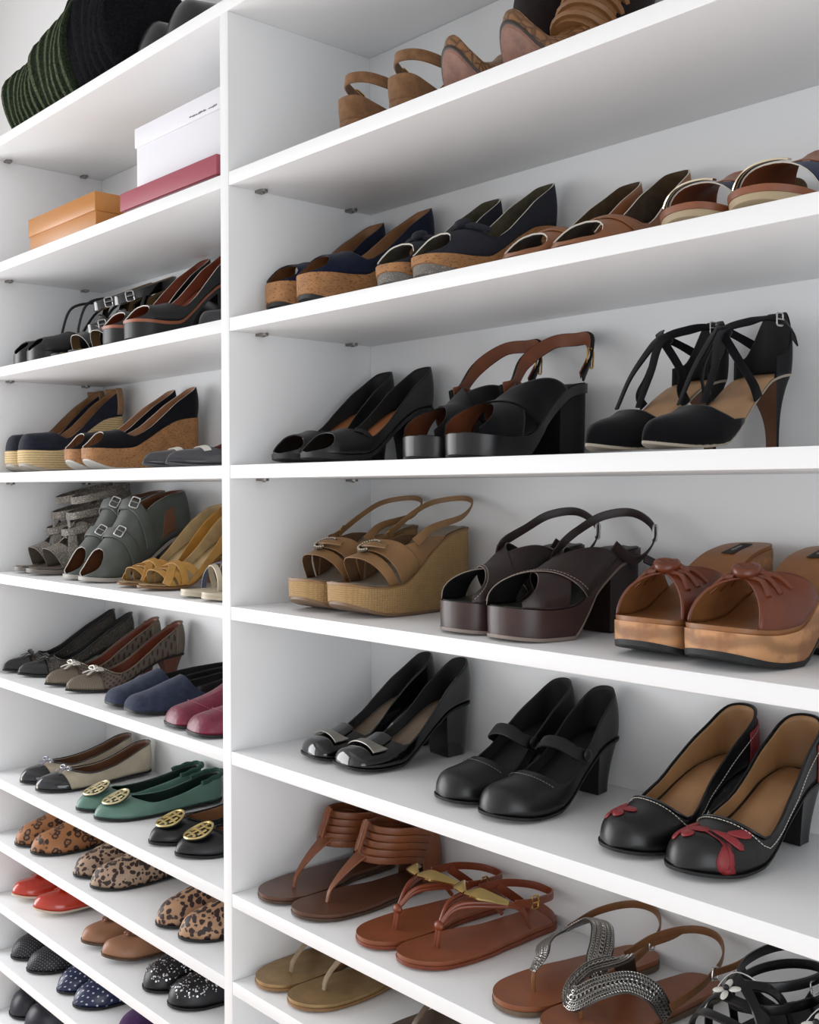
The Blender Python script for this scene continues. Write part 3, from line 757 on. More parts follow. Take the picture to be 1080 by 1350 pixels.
def black_cross(o, m):
    l = cross_sandal(o, m, BLACK_S, SLIN, BLACK_LIN, M('black_stacked_sole', '#0e0e11', 'leather', rough=.3), .092, .022, None, BLACK_S)
    hz = float(l.zs(.95))
    p = [l.P(.44, -.35, .002), l.P(.56, -.62, .004), [-.034, .148, hz+.026], [-.026, .188, hz+.052], [-.004, .207, hz+.056], [.022, .200, hz+.053], [.036, .182, hz+.030], [.037, .165, hz+.004]]
    free(o, 'heel_strap', BLACK_S, p, [.022, .020, .018, .016, .016, .016, .014, .014], .003, ctr=(0, .15, hz+.05), n=48)
    pi = np.asarray(p)+(np.array([0, .15, hz+.05])-np.asarray(p))*.06
    free(o, 'strap_lining', SLIN, pi, [.021, .019, .017, .015, .015, .015, .013, .013], .0014, ctr=(0, .15, hz+.05), n=48)
    c = crv(p, 48)[41]; loop_frame(o, 'buckle', GOLD, frame3(c, (0, .1, 1), (1, .2, 0)), .022, .016, .0011)
pair('slingback_sandal', 'black suede crossed-band slingback heel with rust lining', 'sandal', 3, [(.333, .03, -2), (.409, .026, -2)], black_cross,
     ('next to the black leather peep-toes', 'next to the pointed strappy heels'), 'black suede slingback pair')

def strappy_point(o, m):
    l = Last(m, L=.205, W=.036, H=.082, z0=.006, toe=(.36, 1.45), hh=(.016, .027, .038, .062), hcap=.06)
    ts = rows(34, .34); ts = ts[ts <= .52]
    hwf = lambda t: np.interp(t, [.30, .36, .44, .52], [.034, .022, .010, .001])
    upper(l, o, [BLACK_S, BLACK_LIN], .30, .10, [(.28, .034), (.36, .022), (.44, .010), (.52, .001), (1, .001)], t1=.52)
    counter(l, o, [BLACK_S, BLACK_LIN], .78, lambda u: .020+.042*smooth((u-.2)/.6))
    insole(l, o, M('nude_insole', '#b08a66', 'leather', rough=.5))
    outsole(l, o, M('pale_sole', '#a89c8c', 'plain'), .0028, .0)
    heel(l, o, BLACK_S, t0=.80, sx=.26, sy=.20, yb=.194, power=3.0, front=M('brown_heel_stack', '#6d4630', 'leather', rough=.35))
    A = l.P(.30, 0, .001); hz = float(l.zs(.95)); k = np.array([.003*m, .112, hz+.022])
    c = (0, .13, hz)
    for sg in (-1, 1):
        free(o, 'ankle_strap', BLACK_S, [l.P(.31, sg*.22, .001), A+np.array([sg*.012, .022, .034]), k+np.array([sg*.004, -.006, .012]), k+np.array([sg*.018, .020, .024]), [sg*.033, .150, hz+.048], [sg*.030, .178, hz+.040], [sg*.022, .197, hz+.030]], [.006, .008, .010, .010, .008, .008, .010], .002, ctr=c, n=40)
        free(o, 'side_strap', BLACK_S, [k+np.array([sg*.003, -.002, .012]), k+np.array([sg*.022, .002, -.020]), l.bed(.56, sg*1.0, .022), l.bed(.60, sg*1.02, .002)], [.009, .009, .010, .013], .002, ctr=(0, .125, .05), n=24)
    V, F = ellipsoidv(k+np.array([0, .002, .014]), (.010, .008, .007), 12, 8); mobj('strap_join', V, F, BLACK_S, o)
    loop_frame(o, 'buckle', SILVER, frame3(np.array([.034, .152, hz+.048]), (0, 1, 0), (1, 0, 0)), .010, .012, .0009)
pair('strappy_heel', 'black suede pointed heel with crossing ankle straps', 'shoe', 3, [(.590, .020, 5), (.668, .016, 4)], strappy_point,
     ('next to the suede slingbacks', 'farther from the suede slingbacks'), 'pointed strappy heel pair')

# ---- shelf with wedges and platforms
RAF = M('woven_raffia', '#b08d5c', 'raffia'); CAM = M('camel_leather', '#8e6a44', 'leather', rough=.5); GREYI = M('grey_beige_insole', '#8f8374', 'leather', rough=.6)
CAMD = M('camel_lining', '#6a4d34', 'leather', rough=.6); PEWB = M('pewter_bead', '#b9b2a4', 'metal', rough=.3)
def raffia(o, m):
    l, tq = None, None
    l = Last(m, L=.205, W=.0385, H=.106, z0=.036, spring=.006, toe=(.14, 2.3), hh=(.024, .036, .050, .066), hcap=.04)
    insole(l, o, GREYI, dz=.0018)
    gb = lambda t: .016*max(0, 1-t/.30)**1.8+.004
    solid_sole(l, o, 'wedge_sole', RAF, lambda t: l.zs(t)+.0004, gb, .0025, .96)
    solid_sole(l, o, 'outsole', M('brown_outsole', '#7d6147', 'plain', rough=.5), lambda t: gb(t)+.0002, lambda t: gb(t)-.004, .001, .99)
    solid_sole(l, o, 'top_trim', CAM, lambda t: l.zs(t)+.0012, lambda t: l.zs(t)-.0020, .0032)
    e = lambda v: np.abs(2*v-1)
    patch(l, o, 'toe_band', [CAM, CAMD], lambda u, v: (.10+.14*e(v)**1.6+u*(.10-.03*e(v)), (2*v-1)*.99), off=.001)
    patch(l, o, 'instep_band', [CAM, CAMD], lambda u, v: (.21+.12*e(v)**1.5+u*(.13+.02*e(v)), (2*v-1)*.99), off=.0025)
    for sg in (-1, 1):
        patch(l, o, 'side_quarter', [CAM, CAMD], lambda u, v, sg=sg: (.34+u*.40, sg*(1-v*(1-l.qz(.34+u*.40, .046-.045*u**1.3)))), off=.0015)
    hz = float(l.zs(.95)); c = (0, .15, hz)
    p = [l.P(.40, -.52, .002), l.P(.50, -.70, .004), [-.034, .148, hz+.018], [-.032, .185, hz+.034], [-.004, .212, hz+.040], [.024, .204, hz+.034], [.033, .176, hz+.016], l.P(.60, .80, .004), l.P(.46, .66, .002)]
    free(o, 'heel_strap', CAM, p, [.016, .010, .007, .007, .007, .007, .008, .010, .013], .002, ctr=(0, .15, hz+.03), n=54)
    c8 = crv(p, 54)[8]; loop_frame(o, 'buckle', GOLD, frame3(c8, crv(p, 54)[9]-c8, l.N(.55, -.5)), .012, .012, .0009)
    fr = top_at(l, .235, .02, .004); cc, uu, vv, nn = fr
    a = np.linspace(-2.2, 2.2, 20); ring = cc+np.cos(a)[:, None]*uu*-.014+np.sin(a)[:, None]*vv*.014+nn*.001
    cord(o, 'round_buckle', M('dark_pewter', '#5d564b', 'metal', rough=.4), ring, .0022, raw=True)
    beads(o, 'buckle_beads', PEWB, list(ring+nn*.0024), .0014, 5)
    free(o, 'buckle_tab', CAM, [cc-uu*.010+nn*.002, cc+uu*.008+nn*.004, cc+uu*.026+vv*.006+nn*-.001], [.010, .012, .010], .002, nrm=nn, n=12)
    V, F = ellipsoidv(cc+uu*.003+nn*.006, (.0018, .0018, .001), 8, 5); mobj('rivet', V, F, GOLD, o)
pair('raffia_wedge', 'camel leather slingback wedge on woven raffia sole', 'sandal', 4, [(.116, .026, -3), (.208, .024, 0)], raffia,
     ('next to the divider panel', 'next to the brown platforms'), 'raffia wedge pair')

BRN = M('dark_brown_leather', '#281918', 'leather', rough=.45); BRNP = M('dark_brown_platform', '#3a2623', 'leather', rough=.4); DKI = M('dark_green_insole', '#24261f', 'leather', rough=.5)
GREYE = M('grey_sole_edge', '#8d7f77', 'plain')
def brown_plat(o, m):
    l = cross_sandal(o, m, BRN, BLACK_LIN, DKI, BRNP, .090, .031, None, BRN, edge=GREYE, L=.205, spring=.003, hh=(.028, .033, .037, .040, .043))
    hz = float(l.zs(.95))
    p = [l.P(.46, -.30, .003), l.P(.56, -.45, .006), [-.030, .150, hz+.020], [-.018, .178, hz+.036], [.006, .200, hz+.040], [.030, .205, hz+.026], [.038, .196, hz+.006], [.034, .170, hz-.012], l.P(.68, .72, .003)]
    free(o, 'heel_strap', BRN, p, [.018, .013, .010, .010, .010, .010, .010, .011, .012], .002, ctr=(0, .15, hz+.02), n=54)
    c = crv(p, 54)[36]; loop_frame(o, 'buckle', SILVER, frame3(c, (0, .15, 1), (1, .4, 0)), .018, .014, .0012)
    free(o, 'strap_end', BRN, [[.034, .186, hz-.010], [.042, .205, hz-.020], [.046, .226, hz-.030]], .012, .002, nrm=(1, .3, .2), n=10)
    vv = np.linspace(.04, .96, 40); wd = .28-.08*np.sin(PI*vv)+.02*vv
    stitch(o, M('beige_thread', '#9c8d80', 'plain'), l.P(.15+.42*vv**1.1-wd*.42, m*(1-2*vv)*.985, .0034), .0004)
pair('platform_sandal', 'dark brown leather platform sandal with silver buckle', 'sandal', 4, [(.405, .020, 2), (.484, .016, 2)], brown_plat,
     ('next to the raffia wedges', 'next to the tan knotted clogs'), 'dark brown platform pair')

CLOG = M('chestnut_leather', '#6a331b', 'leather', rough=.33); CLOGI = M('clog_insole', '#8c5c34', 'leather', rough=.45); WOODM = M('worn_wood', '#b4845a', 'wood', c2='#8a5a3e')
LBLK = M('black_woven_label', '#1d1b19', 'plain', rough=.8); LWHT = M('grey_label_thread', '#9a968e', 'plain', rough=.8)
def clog(o, m):
    l = Last(m, L=.210, W=.040, H=.100, z0=.034, spring=.004, toe=(.13, 2.5), hh=(.032, .039, .045, .054), hcap=.03, n=2.1)
    gb = lambda t: .012*max(0, 1-t/.28)**1.8+.005 if t < .36 else .005
    solid_sole(l, o, 'wooden_platform', WOODM, lambda t: l.zs(t)-.004, lambda t: max(gb(t), float(l.zs(t))-.036 if .36 < t else 0), .0015, .98)
    solid_sole(l, o, 'footbed', CLOGI, lambda t: l.zs(t)+.0006, lambda t: l.zs(t)-.0042, .0008)
    solid_sole(l, o, 'rubber_outsole', RUB, lambda t: max(gb(t)+.0002, float(l.zs(t))-.0358 if t > .36 else 0), lambda t: max(gb(t)-.005, float(l.zs(t))-.040 if t > .36 else 0), .0015, .98)
    heel(l, o, WOODM, t0=.70, sx=.93, sy=.9, th=.02, tip=RUB)
    def fn(u, v):
        q = 2*v-1; e = np.abs(q)
        a = .09+.10*(1-e**.8)**1.5; b = .50-.20*(1-e**.9)
        return a+.035*(1-e)+(b-a-.035*(1-e))*u, q*.99
    patch(l, o, 'leather_band', [CLOG, CLOGI], fn, 22, 44, off=.0015, th=.002)
    cc, uu, vv, nn = top_at(l, .24, 0, .003)
    kn = [cc-uu*.020-vv*.006-nn*.004, cc-uu*.008+vv*.006+nn*.003, cc+uu*.004+vv*.010+nn*.004, cc+uu*.009+vv*.000+nn*.003, cc+uu*.002-vv*.009+nn*.004, cc-uu*.007-vv*.002+nn*.006, cc+uu*.004+vv*.004+nn*.006, cc+uu*.020+vv*.008-nn*.004]
    cord(o, 'knot', CLOG, kn, np.interp(np.linspace(0, 1, 30), [0, .5, 1], [.003, .0056, .003]), 30, k=10)
    for sg in (-1, 1):
        for j in range(3):
            cord(o, 'pleat', CLOG, [l.P(.235+.02*j-.02, sg*.10, .002), l.P(.22+.045*j, sg*.30, .003), l.P(.19+.075*j, sg*.55, .0015)], [.003]*20, 20, k=6)
    la = l.bed(.74, 0, .0016); lb2 = l.bed(.90, 0, .0016); nn2 = unit(np.cross((1, 0, 0), lb2-la))
    lab = free(o, 'maker_label', LBLK, [la, (la+lb2)/2, lb2], .015, .0006, nrm=nn2, n=8)
    d = unit(lb2-la); g = []
    for j, (off, hh_) in enumerate([(-.0075, .003), (-.0045, .0045), (-.0015, .003), (.0015, .003), (.0045, .0045), (.0075, .003)]):
        b0 = (la+lb2)/2+d*off+nn2*.0008
        g.append(strapv(np.array([b0-np.array([hh_*.5, 0, 0]), b0+np.array([hh_*.5, 0, 0])]), np.array([nn2, nn2]), .0016, .0002))
    V, F = join(*g); mobj('label_lettering', V, F, LWHT, lab)
pair('clog_mule', 'chestnut leather knotted clog mule on worn wooden platform', 'mule', 4, [(.648, .022, 1), (.735, .018, 3)], clog,
     ('next to the brown platforms', 'farther from the brown platforms'), 'knotted clog pair')

# ---- shelf with black pumps
PAT = M('black_patent', '#08080a', 'patent'); GRIN = M('grey_brown_insole', '#7a6a5a', 'leather', rough=.4); GREYMET = M('brushed_pewter_plate', '#a8a59d', 'metal', rough=.35)
def patent(o, m):
    l, tq = pump(o, m, PAT, BLACK_LIN, GRIN, RUB, PAT, tv=.29, d=.11, L=.196, W=.0355, H=.070, z0=.005, toe=(.10, 3.0), hh=(.018, .024, .033, .055), hcap=.05,
         hw=None, hk=dict(sx=.82, sy=.78))
    c, u, v, n = top_at(l, .215, 0, .002)
    patch(l, o, 'vamp_tab', [PAT, PAT], lambda a, b: (.17+.14*a, (2*b-1)*(.42-.10*a)), off=.0018)
    vf = []
    for s0, s1, t0_, t1_ in ((-.46, .46, .185, .225), (-.46, -.30, .225, .275), (.30, .46, .225, .275)):
        pass
    patch(l, o, 'metal_buckle', [GREYMET, GREYMET], lambda a, b: (.135+.055*a+.055*np.abs(2*b-1)**3*a, (2*b-1)*.56), off=.0042, th=.0018)
pair('block_heel_pump', 'black patent square-toe pump with pewter plate', 'shoe', 5, [(.108, .046, 9), (.190, .044, 5)], patent,
     ('next to the divider panel', 'next to the black mary janes'), 'black patent pump pair')

def mary(o, m):
    l, tq = pump(o, m, BLACK_L, BLACK_LIN, BLACK_LIN, RUB, BLACK_L, tv=.31, d=.12, L=.206, W=.0385, H=.064, z0=.005, toe=(.19, 2.2), hh=(.026, .032, .037, .045, .070), hcap=.075,
         hw=None, hk=dict(sx=.56, sy=.52, power=1.6))
    band(l, o, 'instep_strap', BLACK_L, [(.58, -.86), (.51, -.5), (.49, 0), (.51, .5), (.59, .88)], .016, .002, .0008)
    V, F = ellipsoidv(l.P(.58, .80, .004), (.003, .007, .007), 14, 8); mobj('covered_button', V, F, BLACK_L, o)
    stitch(o, M('grey_thread', '#6d6d6d', 'plain'), l.P(.255+.06*np.linspace(-1, 1, 40)**2, np.linspace(-.62, .62, 40), .0008), .0005)
pair('mary_jane', 'black leather mary jane with instep strap', 'shoe', 5, [(.374, .036, 3), (.456, .030, -2)], mary,
     ('next to the patent pumps', 'next to the red-flowered pumps'), 'black mary jane pair')

REDL = M('red_leather', '#8a262c', 'leather', rough=.45); PUMPLIN = M('tan_pump_lining', '#96704a', 'leather', rough=.55); PUMPINS = M('tan_pump_insole', '#a07852', 'leather', rough=.5)
def redflower(o, m):
    l, tq = pump(o, m, BLACK_L, PUMPLIN, BLACK_LIN, RUB, BLACK_L, tv=.29, d=.11, L=.207, W=.039, H=.066, z0=.006, toe=(.21, 2.05), hh=(.025, .032, .038, .060), hcap=.075,
         hw=None, hk=dict(sx=.54, sy=.50, power=1.5), bind=BLACK_L)
    insole(l, o, PUMPINS, k=.80, dz=.0022, t0=.03, t1=.96, name='insole_pad')
    ts, qo = tq; k = (ts >= .29) & (ts < .97)
    qq = qo[k]+.10*smooth((ts[k]-.29)/.12)
    for sg in (-1, 1): stitch(o, THREAD, l.P(ts[k]-.018, np.minimum(sg*qq, 1) if sg > 0 else np.maximum(sg*qq, -1), .001))
    pl = [petal(0, 0, a, .019, .014) for a in np.linspace(0, 2*PI, 5, endpoint=False)+.4]
    decal(l, o, 'leather_flower', REDL, pl, .128, -.24, flip=1)
    lv = [[(1.45*x, 1.45*y) for x, y in q] for q in (petal(.010, .002, .10, .024, .008), petal(.018, .006, .75, .018, .008), petal(.024, -.004, -.55, .022, .012), [(.008, 0), (.026, -.001), (.044, -.008), (.052, -.016), (.048, -.018), (.040, -.011), (.024, -.004), (.008, -.002)])]
    decal(l, o, 'leather_leaves', REDL, lv, .135, -.12 if m < 0 else -.35, rot=.24*-m, flip=-m, off=.0007)
    for sg in (-1, 1):
        patch(l, o, 'heel_panel', [REDL, REDL], lambda u, v, sg=sg: (tcap(.87, u), sg*(1-v*(1-l.qz(tcap(.87, u), .036+.014*u)))), off=.0012)
pair('flower_pump', 'black pump with red leather flower and tan lining', 'shoe', 5, [(.606, .036, 8), (.696, .032, 3)], redflower,
     ('next to the mary janes', 'farther from the mary janes'), 'red flower pump pair')

# ---- shelf with flat sandals
def flat_sole(l, o, bed, edge, th=.009, k=1.0, rim=True):
    solid_sole(l, o, 'footbed', bed, lambda t: l.zs(t), lambda t: l.zs(t)-th*.55, .0005)
    solid_sole(l, o, 'outsole', edge, lambda t: l.zs(t)-th*.55, lambda t: max(0, float(l.zs(t))-th) if t < .15 else 0, .0010)
BRS = M('bronze_footbed', '#5e3c2c', 'leather', rough=.32); BRST = M('saddle_brown_strap', '#7a4526', 'leather'); BRE = M('dark_sole_edge', '#4a3626', 'leather')
def gladiator(o, m):
    l = Last(m, L=.232, W=.041, H=.012, z0=.009, spring=.003, toe=(.2, 2.1), hh=(.03, .04, .05, .07)); flat_sole(l, o, BRS, BRE)
    A = l.bed(.215, .12*m, .0); C0 = np.array([0, .150, .05])
    top = np.array([.004*m, .110, .064])
    free(o, 'thong_strap', BRST, [A, A+np.array([0, .006, .016]), A*.55+top*.45+np.array([0, 0, .010]), top], [.006, .007, .015, .026], .002, nrm=(0, -.6, 1), n=20)
    for j in range(5):
        z = .052+.009*j; yb = .104+.004*j; rr = .034
        a = np.linspace(-2.55, 2.55, 11); pts = [[1.0*rr*math.sin(x), yb+.052-.052*math.cos(x)*1.0, z+.006*math.cos(x)-(.004 if abs(x) > 2 else 0)] for x in a]
        free(o, 'ankle_band', BRST, pts, .0095, .0022, ctr=(0, yb+.05, z), n=44)
    for j in range(3):
        cord(o, 'braid', BRST, [top+np.array([-.004+.004*j, -.012+.004*k, .002+.0095*k+(.002 if (k+j) % 2 else 0)]) for k in range(5)], .0028, 20, k=6)
    counter(l, o, [BRST, BRS], .80, lambda u: .075+0*u)
    cord(o, 'zip', SILVER, [[.030, .165, .04], [.031, .168, .07], [.030, .170, .095]], .0012, 12, k=5)
pair('gladiator_sandal', 'brown flat thong sandal with banded ankle cuff', 'sandal', 6, [(.054, .016, -2), (.135, .012, 2)], gladiator,
     ('next to the divider panel', 'next to the gold-plated thong sandals'), 'banded ankle sandal pair')

TSB = M('cognac_footbed', '#8a4c2e', 'leather', rough=.4); TST = M('cognac_strap', '#7c3a20', 'leather', rough=.35)
def goldthong(o, m):
    l = Last(m, L=.228, W=.039, H=.012, z0=.010, spring=.003, toe=(.2, 2.1), hh=(.03, .04, .05, .07)); flat_sole(l, o, TSB, TST, .010)
    A = l.bed(.22, .10*m, .0); K = A+np.array([0, .004, .024])
    for dx in (-.0022, .0022): cord(o, 'toe_post', TST, [A+np.array([dx, 0, 0]), A+np.array([dx, .002, .012]), K+np.array([dx, 0, 0])], .0021, 10)
    V, F = ellipsoidv(K, (.0075, .005, .006), 12, 8); mobj('knot', V, F, TST, o)
    for sg in (-1, 1):
        for dz in (0, .004):
            cord(o, 'thong_cord', TST, [K, K+np.array([sg*.008, .022, .018+dz]), [sg*.024, .115, .052+dz], [sg*.035, .145, .046+dz*.5], l.bed(.74, sg*.98, .004)], .0026, 30)
    for sg in (-1, 1):
        pts = [[sg*.001, .090, .066], [sg*.020, .097, .069], [sg*.038, .124, .058]]
        free(o, 'gold_plate', M('bright_gold_plate', '#d8c080', 'metal', rough=.18), pts, [.006, .018, .006], .003, nrm=[(0, -.5, 1), (sg*.3, -.45, 1), (sg*.6, -.3, .8)], n=18)
    hz = .045
    free(o, 'ankle_strap', TST, [[-.034, .140, .052], [-.034, .180, .050], [-.020, .210, .046], [.004, .218, .044], [.026, .205, .046], [.036, .165, .050], [.034, .138, .053]], .010, .002, ctr=(0, .17, .05), n=44)
    loop_frame(o, 'buckle', GOLD, frame3(np.array([.036, .168, .050]), (0, 1, 0), (1, 0, 0)), .010, .015, .0012)
    free(o, 'heel_strap', TST, [l.bed(.93, .9, .001), [.030, .200, .025], [.034, .170, .048]], .011, .002, ctr=(0, .18, .03), n=14)
    free(o, 'heel_strap', TST, [l.bed(.93, -.9, .001), [-.030, .200, .025], [-.034, .170, .048]], .011, .002, ctr=(0, .18, .03), n=14)
pair('thong_sandal', 'cognac flat thong sandal with curved gold plates', 'sandal', 6, [(.251, .024, 4), (.327, .020, 6)], goldthong,
     ('next to the banded ankle sandals', 'next to the chain sandals'), 'gold plate thong sandal pair')

CHB = M('chain_sandal_footbed', '#8c5232', 'leather', rough=.42); CHS = M('chain_sandal_strap', '#7d5330', 'leather'); STEEL = M('steel_chain', '#9c9a96', 'metal', rough=.3); DKB = M('dark_chain_backing', '#2e2620', 'leather')
def chain(o, m):
    l = Last(m, L=.225, W=.040, H=.013, z0=.011, spring=.002, toe=(.2, 2.1), hh=(.03, .04, .05, .07)); flat_sole(l, o, CHB, M('scuffed_sole_edge', '#6d5a48', 'worn'), .011)
    A = l.bed(.20, .12*m, .0)
    S = [A+np.array([0, .002, .024]), A+np.array([m*.010, .030, .040]), [m*.012, .100, .054], [m*-.010, .118, .060], [m*-.030, .108, .050], [m*-.036, .088, .036], [m*-.026, .070, .036]]
    S = [A+np.array([0, .000, .022]), A+np.array([-m*.004, .016, .033]), [m*-.016, .078, .044], [m*-.030, .098, .042], [m*-.034, .122, .044], [m*-.016, .142, .058], [m*.010, .138, .062], [m*.028, .122, .052], [m*.036, .108, .034], [m*.040, .112, .014]]
    if m < 0: S = [[-.038, .138, .014], [-.032, .124, .042], [-.010, .100, .056], [-.022, .070, .050], [-.024, .046, .034], [-.006, .038, .032], [.008, .056, .044], [.020, .084, .048], [.034, .104, .038], [.041, .118, .014]]
    p = crv(S, 60); nr = unit(p-np.array([0, .12, -.01])); T = unit(np.gradient(p, axis=0)); B = np.cross(T, nr)
    wid = np.interp(np.linspace(0, 1, 60), [0, .12, .3, .9, 1], [.006, .016, .027, .027, .020] if m > 0 else [.020, .025, .026, .026, .020])
    V, F = strapv(p, nr, wid, .0018); mobj('chain_backing', V, F, DKB, o)
    for j, f in enumerate((-.40, -.22, 0, .22, .40)):
        big = j == 2
        links(o, 'chain_row', STEEL, p+B*(wid*f)[:, None]+nr*.0018, nr, .0046 if big else .0030, .0048 if big else .0028, .00085 if big else .0006)
    cord(o, 'toe_post', CHS, [A, A+np.array([0, -.001, .012]), A+np.array([0, .001, .024])], .0024, 10)
    free(o, 'heel_strap', CHS, [[-.036, .130, .046], [-.036, .175, .056], [-.020, .212, .062], [.006, .224, .060], [.030, .206, .050], [.040, .170, .036], [.042, .120, .022]], .009, .002, ctr=(0, .17, .05), n=44)
    loop_frame(o, 'buckle', SILVER, frame3(np.array([.0385, .186, .041]), (0, 1, -.2), (1, .2, 0)), .011, .013, .001)
    free(o, 'strap_end', CHS, [[.039, .182, .042], [.048, .206, .048], [.055, .220, .056]], .007, .0018, nrm=(1, -.3, .2), n=10)
pair('chain_sandal', 'tan flat sandal with curling steel chain strap', 'sandal', 6, [(.474, .030, 9), (.552, .012, 11)], chain,
     ('next to the gold-plated thong sandals', 'next to the black shell sandals'), 'steel chain sandal pair')

SHELL = M('white_shell', '#d8d6cf', 'plain', rough=.3)
def shellsandal(o, m):
    l = Last(m, L=.225, W=.040, H=.020, z0=.010, toe=(.2, 2.1), hh=(.03, .045, .055, .07)); flat_sole(l, o, BLACK_LIN, RUB, .009)
    for (ta, tb) in ((.30, .22), (.42, .34)):
        band(l, o, 'toe_strap', BLACK_L, [(ta, -1), ((ta+tb)/2, -.5), (tb, 0), ((ta+tb)/2, .5), (ta, 1)], .011, .0024)
    band(l, o, 'cross_strap', BLACK_L, [(.25, -1), (.36, -.3), (.48, .35), (.58, 1)], .010, .0024, .002)
    band(l, o, 'cross_strap', BLACK_L, [(.25, 1), (.36, .3), (.48, -.35), (.58, -1)], .010, .0024, .002)
    for z, y, s in ((.052, .100, 1.0), (.070, .110, .95)):
        pts = [[.040*s*math.sin(a), y+.055-.060*math.cos(a), z+.012*math.sin(a*.5+.4)] for a in np.linspace(0, 2*PI, 10, endpoint=False)]
        free(o, 'ankle_strap', BLACK_L, pts, .010, .0026, ctr=(0, y+.055, z), n=50, closed=True)
    for sg in (-1, 1): free(o, 'side_strap', BLACK_L, [l.bed(.80, sg*.95, .002), [sg*.036, .165, .035], [sg*.036, .140, .068]], .012, .002, ctr=(0, .15, .03), n=14)
    cord(o, 'metal_piping', SILVER, [l.P(.36, -.7, .004), l.P(.46, -.2, .006), [.02, .12, .066]], .0008, 16, k=5)
    loop_frame(o, 'buckle', SILVER, frame3(np.array([.0385, .150, .074]), (0, 1, 0), (1, 0, .2)), .016, .013, .0011)
    for c0, cq in ((.36, -.10),):
        c, u, v, n = top_at(l, c0, cq, .005)
        fl = empty('shell_flower', (0, 0, 0)); fl.parent = o
        for a in (0.3, 1.9, 3.5, 5.0):
            d = u*math.cos(a)+v*math.sin(a); R = np.stack([d, np.cross(n, d), n], 1)
            V, F = ellipsoidv(c+d*.008+n*.002, (.0065, .0036, .0018), 12, 7, R); mobj('shell_petal', V, F, SHELL, fl)
        V, F = ellipsoidv(c+n*.004, (.003, .003, .003), 8, 6); mobj('flower_centre', V, F, BLACK_L, fl)
pair('strappy_sandal', 'black strappy sandal with white shell flowers', 'sandal', 6, [(.706, .022, 3), (.790, .018, 2)], shellsandal,
     ('next to the chain sandals', 'farther from the chain sandals'), 'black shell sandal pair')

# ---- lowest visible shelf on the right
GB = M('gold_footbed', '#a88a60', 'metallic', rough=.45); GS = M('pale_beige_strap', '#a08d76', 'suede')
def beadthong(o, m, bed=GB, edge=CAM, strap=GS, bead=None):
    l = Last(m, L=.232, W=.040, H=.012, z0=.009, spring=.003, toe=(.2, 2.1), hh=(.03, .036, .046, .066)); flat_sole(l, o, bed, edge, .009)
    A = l.bed(.22, .1*m, 0)
    free(o, 'thong_strap', strap, [A, A+np.array([0, .004, .014]), A+np.array([0, .022, .030]), A+np.array([0, .034, .034])], [.007, .008, .009, .012], .002, nrm=(0, -.6, 1), n=16)
    K = A+np.array([0, .034, .034]); vf = []
    for sg in (-1, 1):
        pts = crv([K, K+np.array([sg*.016, .012, .000]), [sg*.034, .120, .022], l.bed(.58, sg*1.0, .002)], 30)
        V, F = strapv(pts, unit(pts-np.array([0, .12, 0])), .013, .002); mobj('side_strap', V, F, strap, o)
        nr = unit(pts-np.array([0, .12, 0])); tg = unit(np.gradient(pts, axis=0)); b2 = np.cross(tg, nr)
        beads(o, 'beading', bead or PEWB, [pts[i]+nr[i]*.003+b2[i]*.0035*((i % 3)-1) for i in range(0, 27)], .0021, 5)
GBEAD = M('antique_gold_bead', '#b39c6c', 'metal', rough=.3)
pair('beaded_sandal', 'gold flat thong sandal with beaded strap', 'sandal', 7, [(.039, .018, 0), (.124, .020, 2)], lambda o, m: beadthong(o, m, bead=GBEAD),
     ('next to the divider panel', 'farther from the divider panel'), 'gold beaded thong pair')
RB = M('dark_taupe_footbed', '#5b4a3c', 'leather'); RBEAD = M('copper_bead', '#8d4a3c', 'metal', rough=.3)
pair('beaded_sandal', 'dark taupe flat sandal with copper beads', 'sandal', 7, [(.285, .030, 4), (.365, .030, 4)], lambda o, m: beadthong(o, m, RB, BRE, RB, RBEAD),
     ('next to the gold beaded sandals', 'farther from the gold beaded sandals'), 'dark taupe beaded pair')

# ---- top compartment on the right
CROC = M('tan_croc_leather', '#8a5f38', 'croc'); PINKS = M('worn_leather_sole', '#8a6455', 'worn'); DKW = M('dark_welt', '#2e231d', 'leather'); DKBR = M('very_dark_brown_suede', '#1e1614', 'suede')
TANS = M('soft_tan_suede', '#7d5c41', 'suede')
def tan_sandal(o, m):
    l = Last(m, L=.19, W=.036, H=.024, z0=.014, toe=(.2, 2.1), hh=(.035, .045, .052, .07)); flat_sole(l, o, TANS, DKW, .012)
    patch(l, o, 'vamp', [TANS, TANS], lambda u, v: (.14+.05*np.abs(2*v-1)+.30*u, (2*v-1)*.98), off=.001)
    band(l, o, 'cross_strap', M('light_tan_strap', '#a07a52', 'leather'), [(.30, -1), (.34, -.4), (.40, .2), (.52, .95)], .016, .002, .002)
    counter(l, o, [TANS, TANS], .52, lambda u: .012+.016*smooth(u*1.3))
    free(o, 'ankle_strap', TANS, [[-.032, .080, .050], [-.038, .118, .062], [-.024, .168, .074], [.006, .182, .076], [.032, .150, .072], [.036, .100, .056]], .014, .002, ctr=(0, .12, .05), n=40)
    loop_frame(o, 'buckle', GOLD, frame3(np.array([.036, .140, .071]), (0, 1, .3), (1, .2, 0)), .018, .019, .0014)
pair('buckle_sandal', 'soft tan sandal with gold ankle buckle', 'sandal', 1, [(.215, .225, 183), (.300, .225, 180)], tan_sandal,
     ('next to the divider panel', 'next to the croc boots'), 'tan buckle sandal pair')
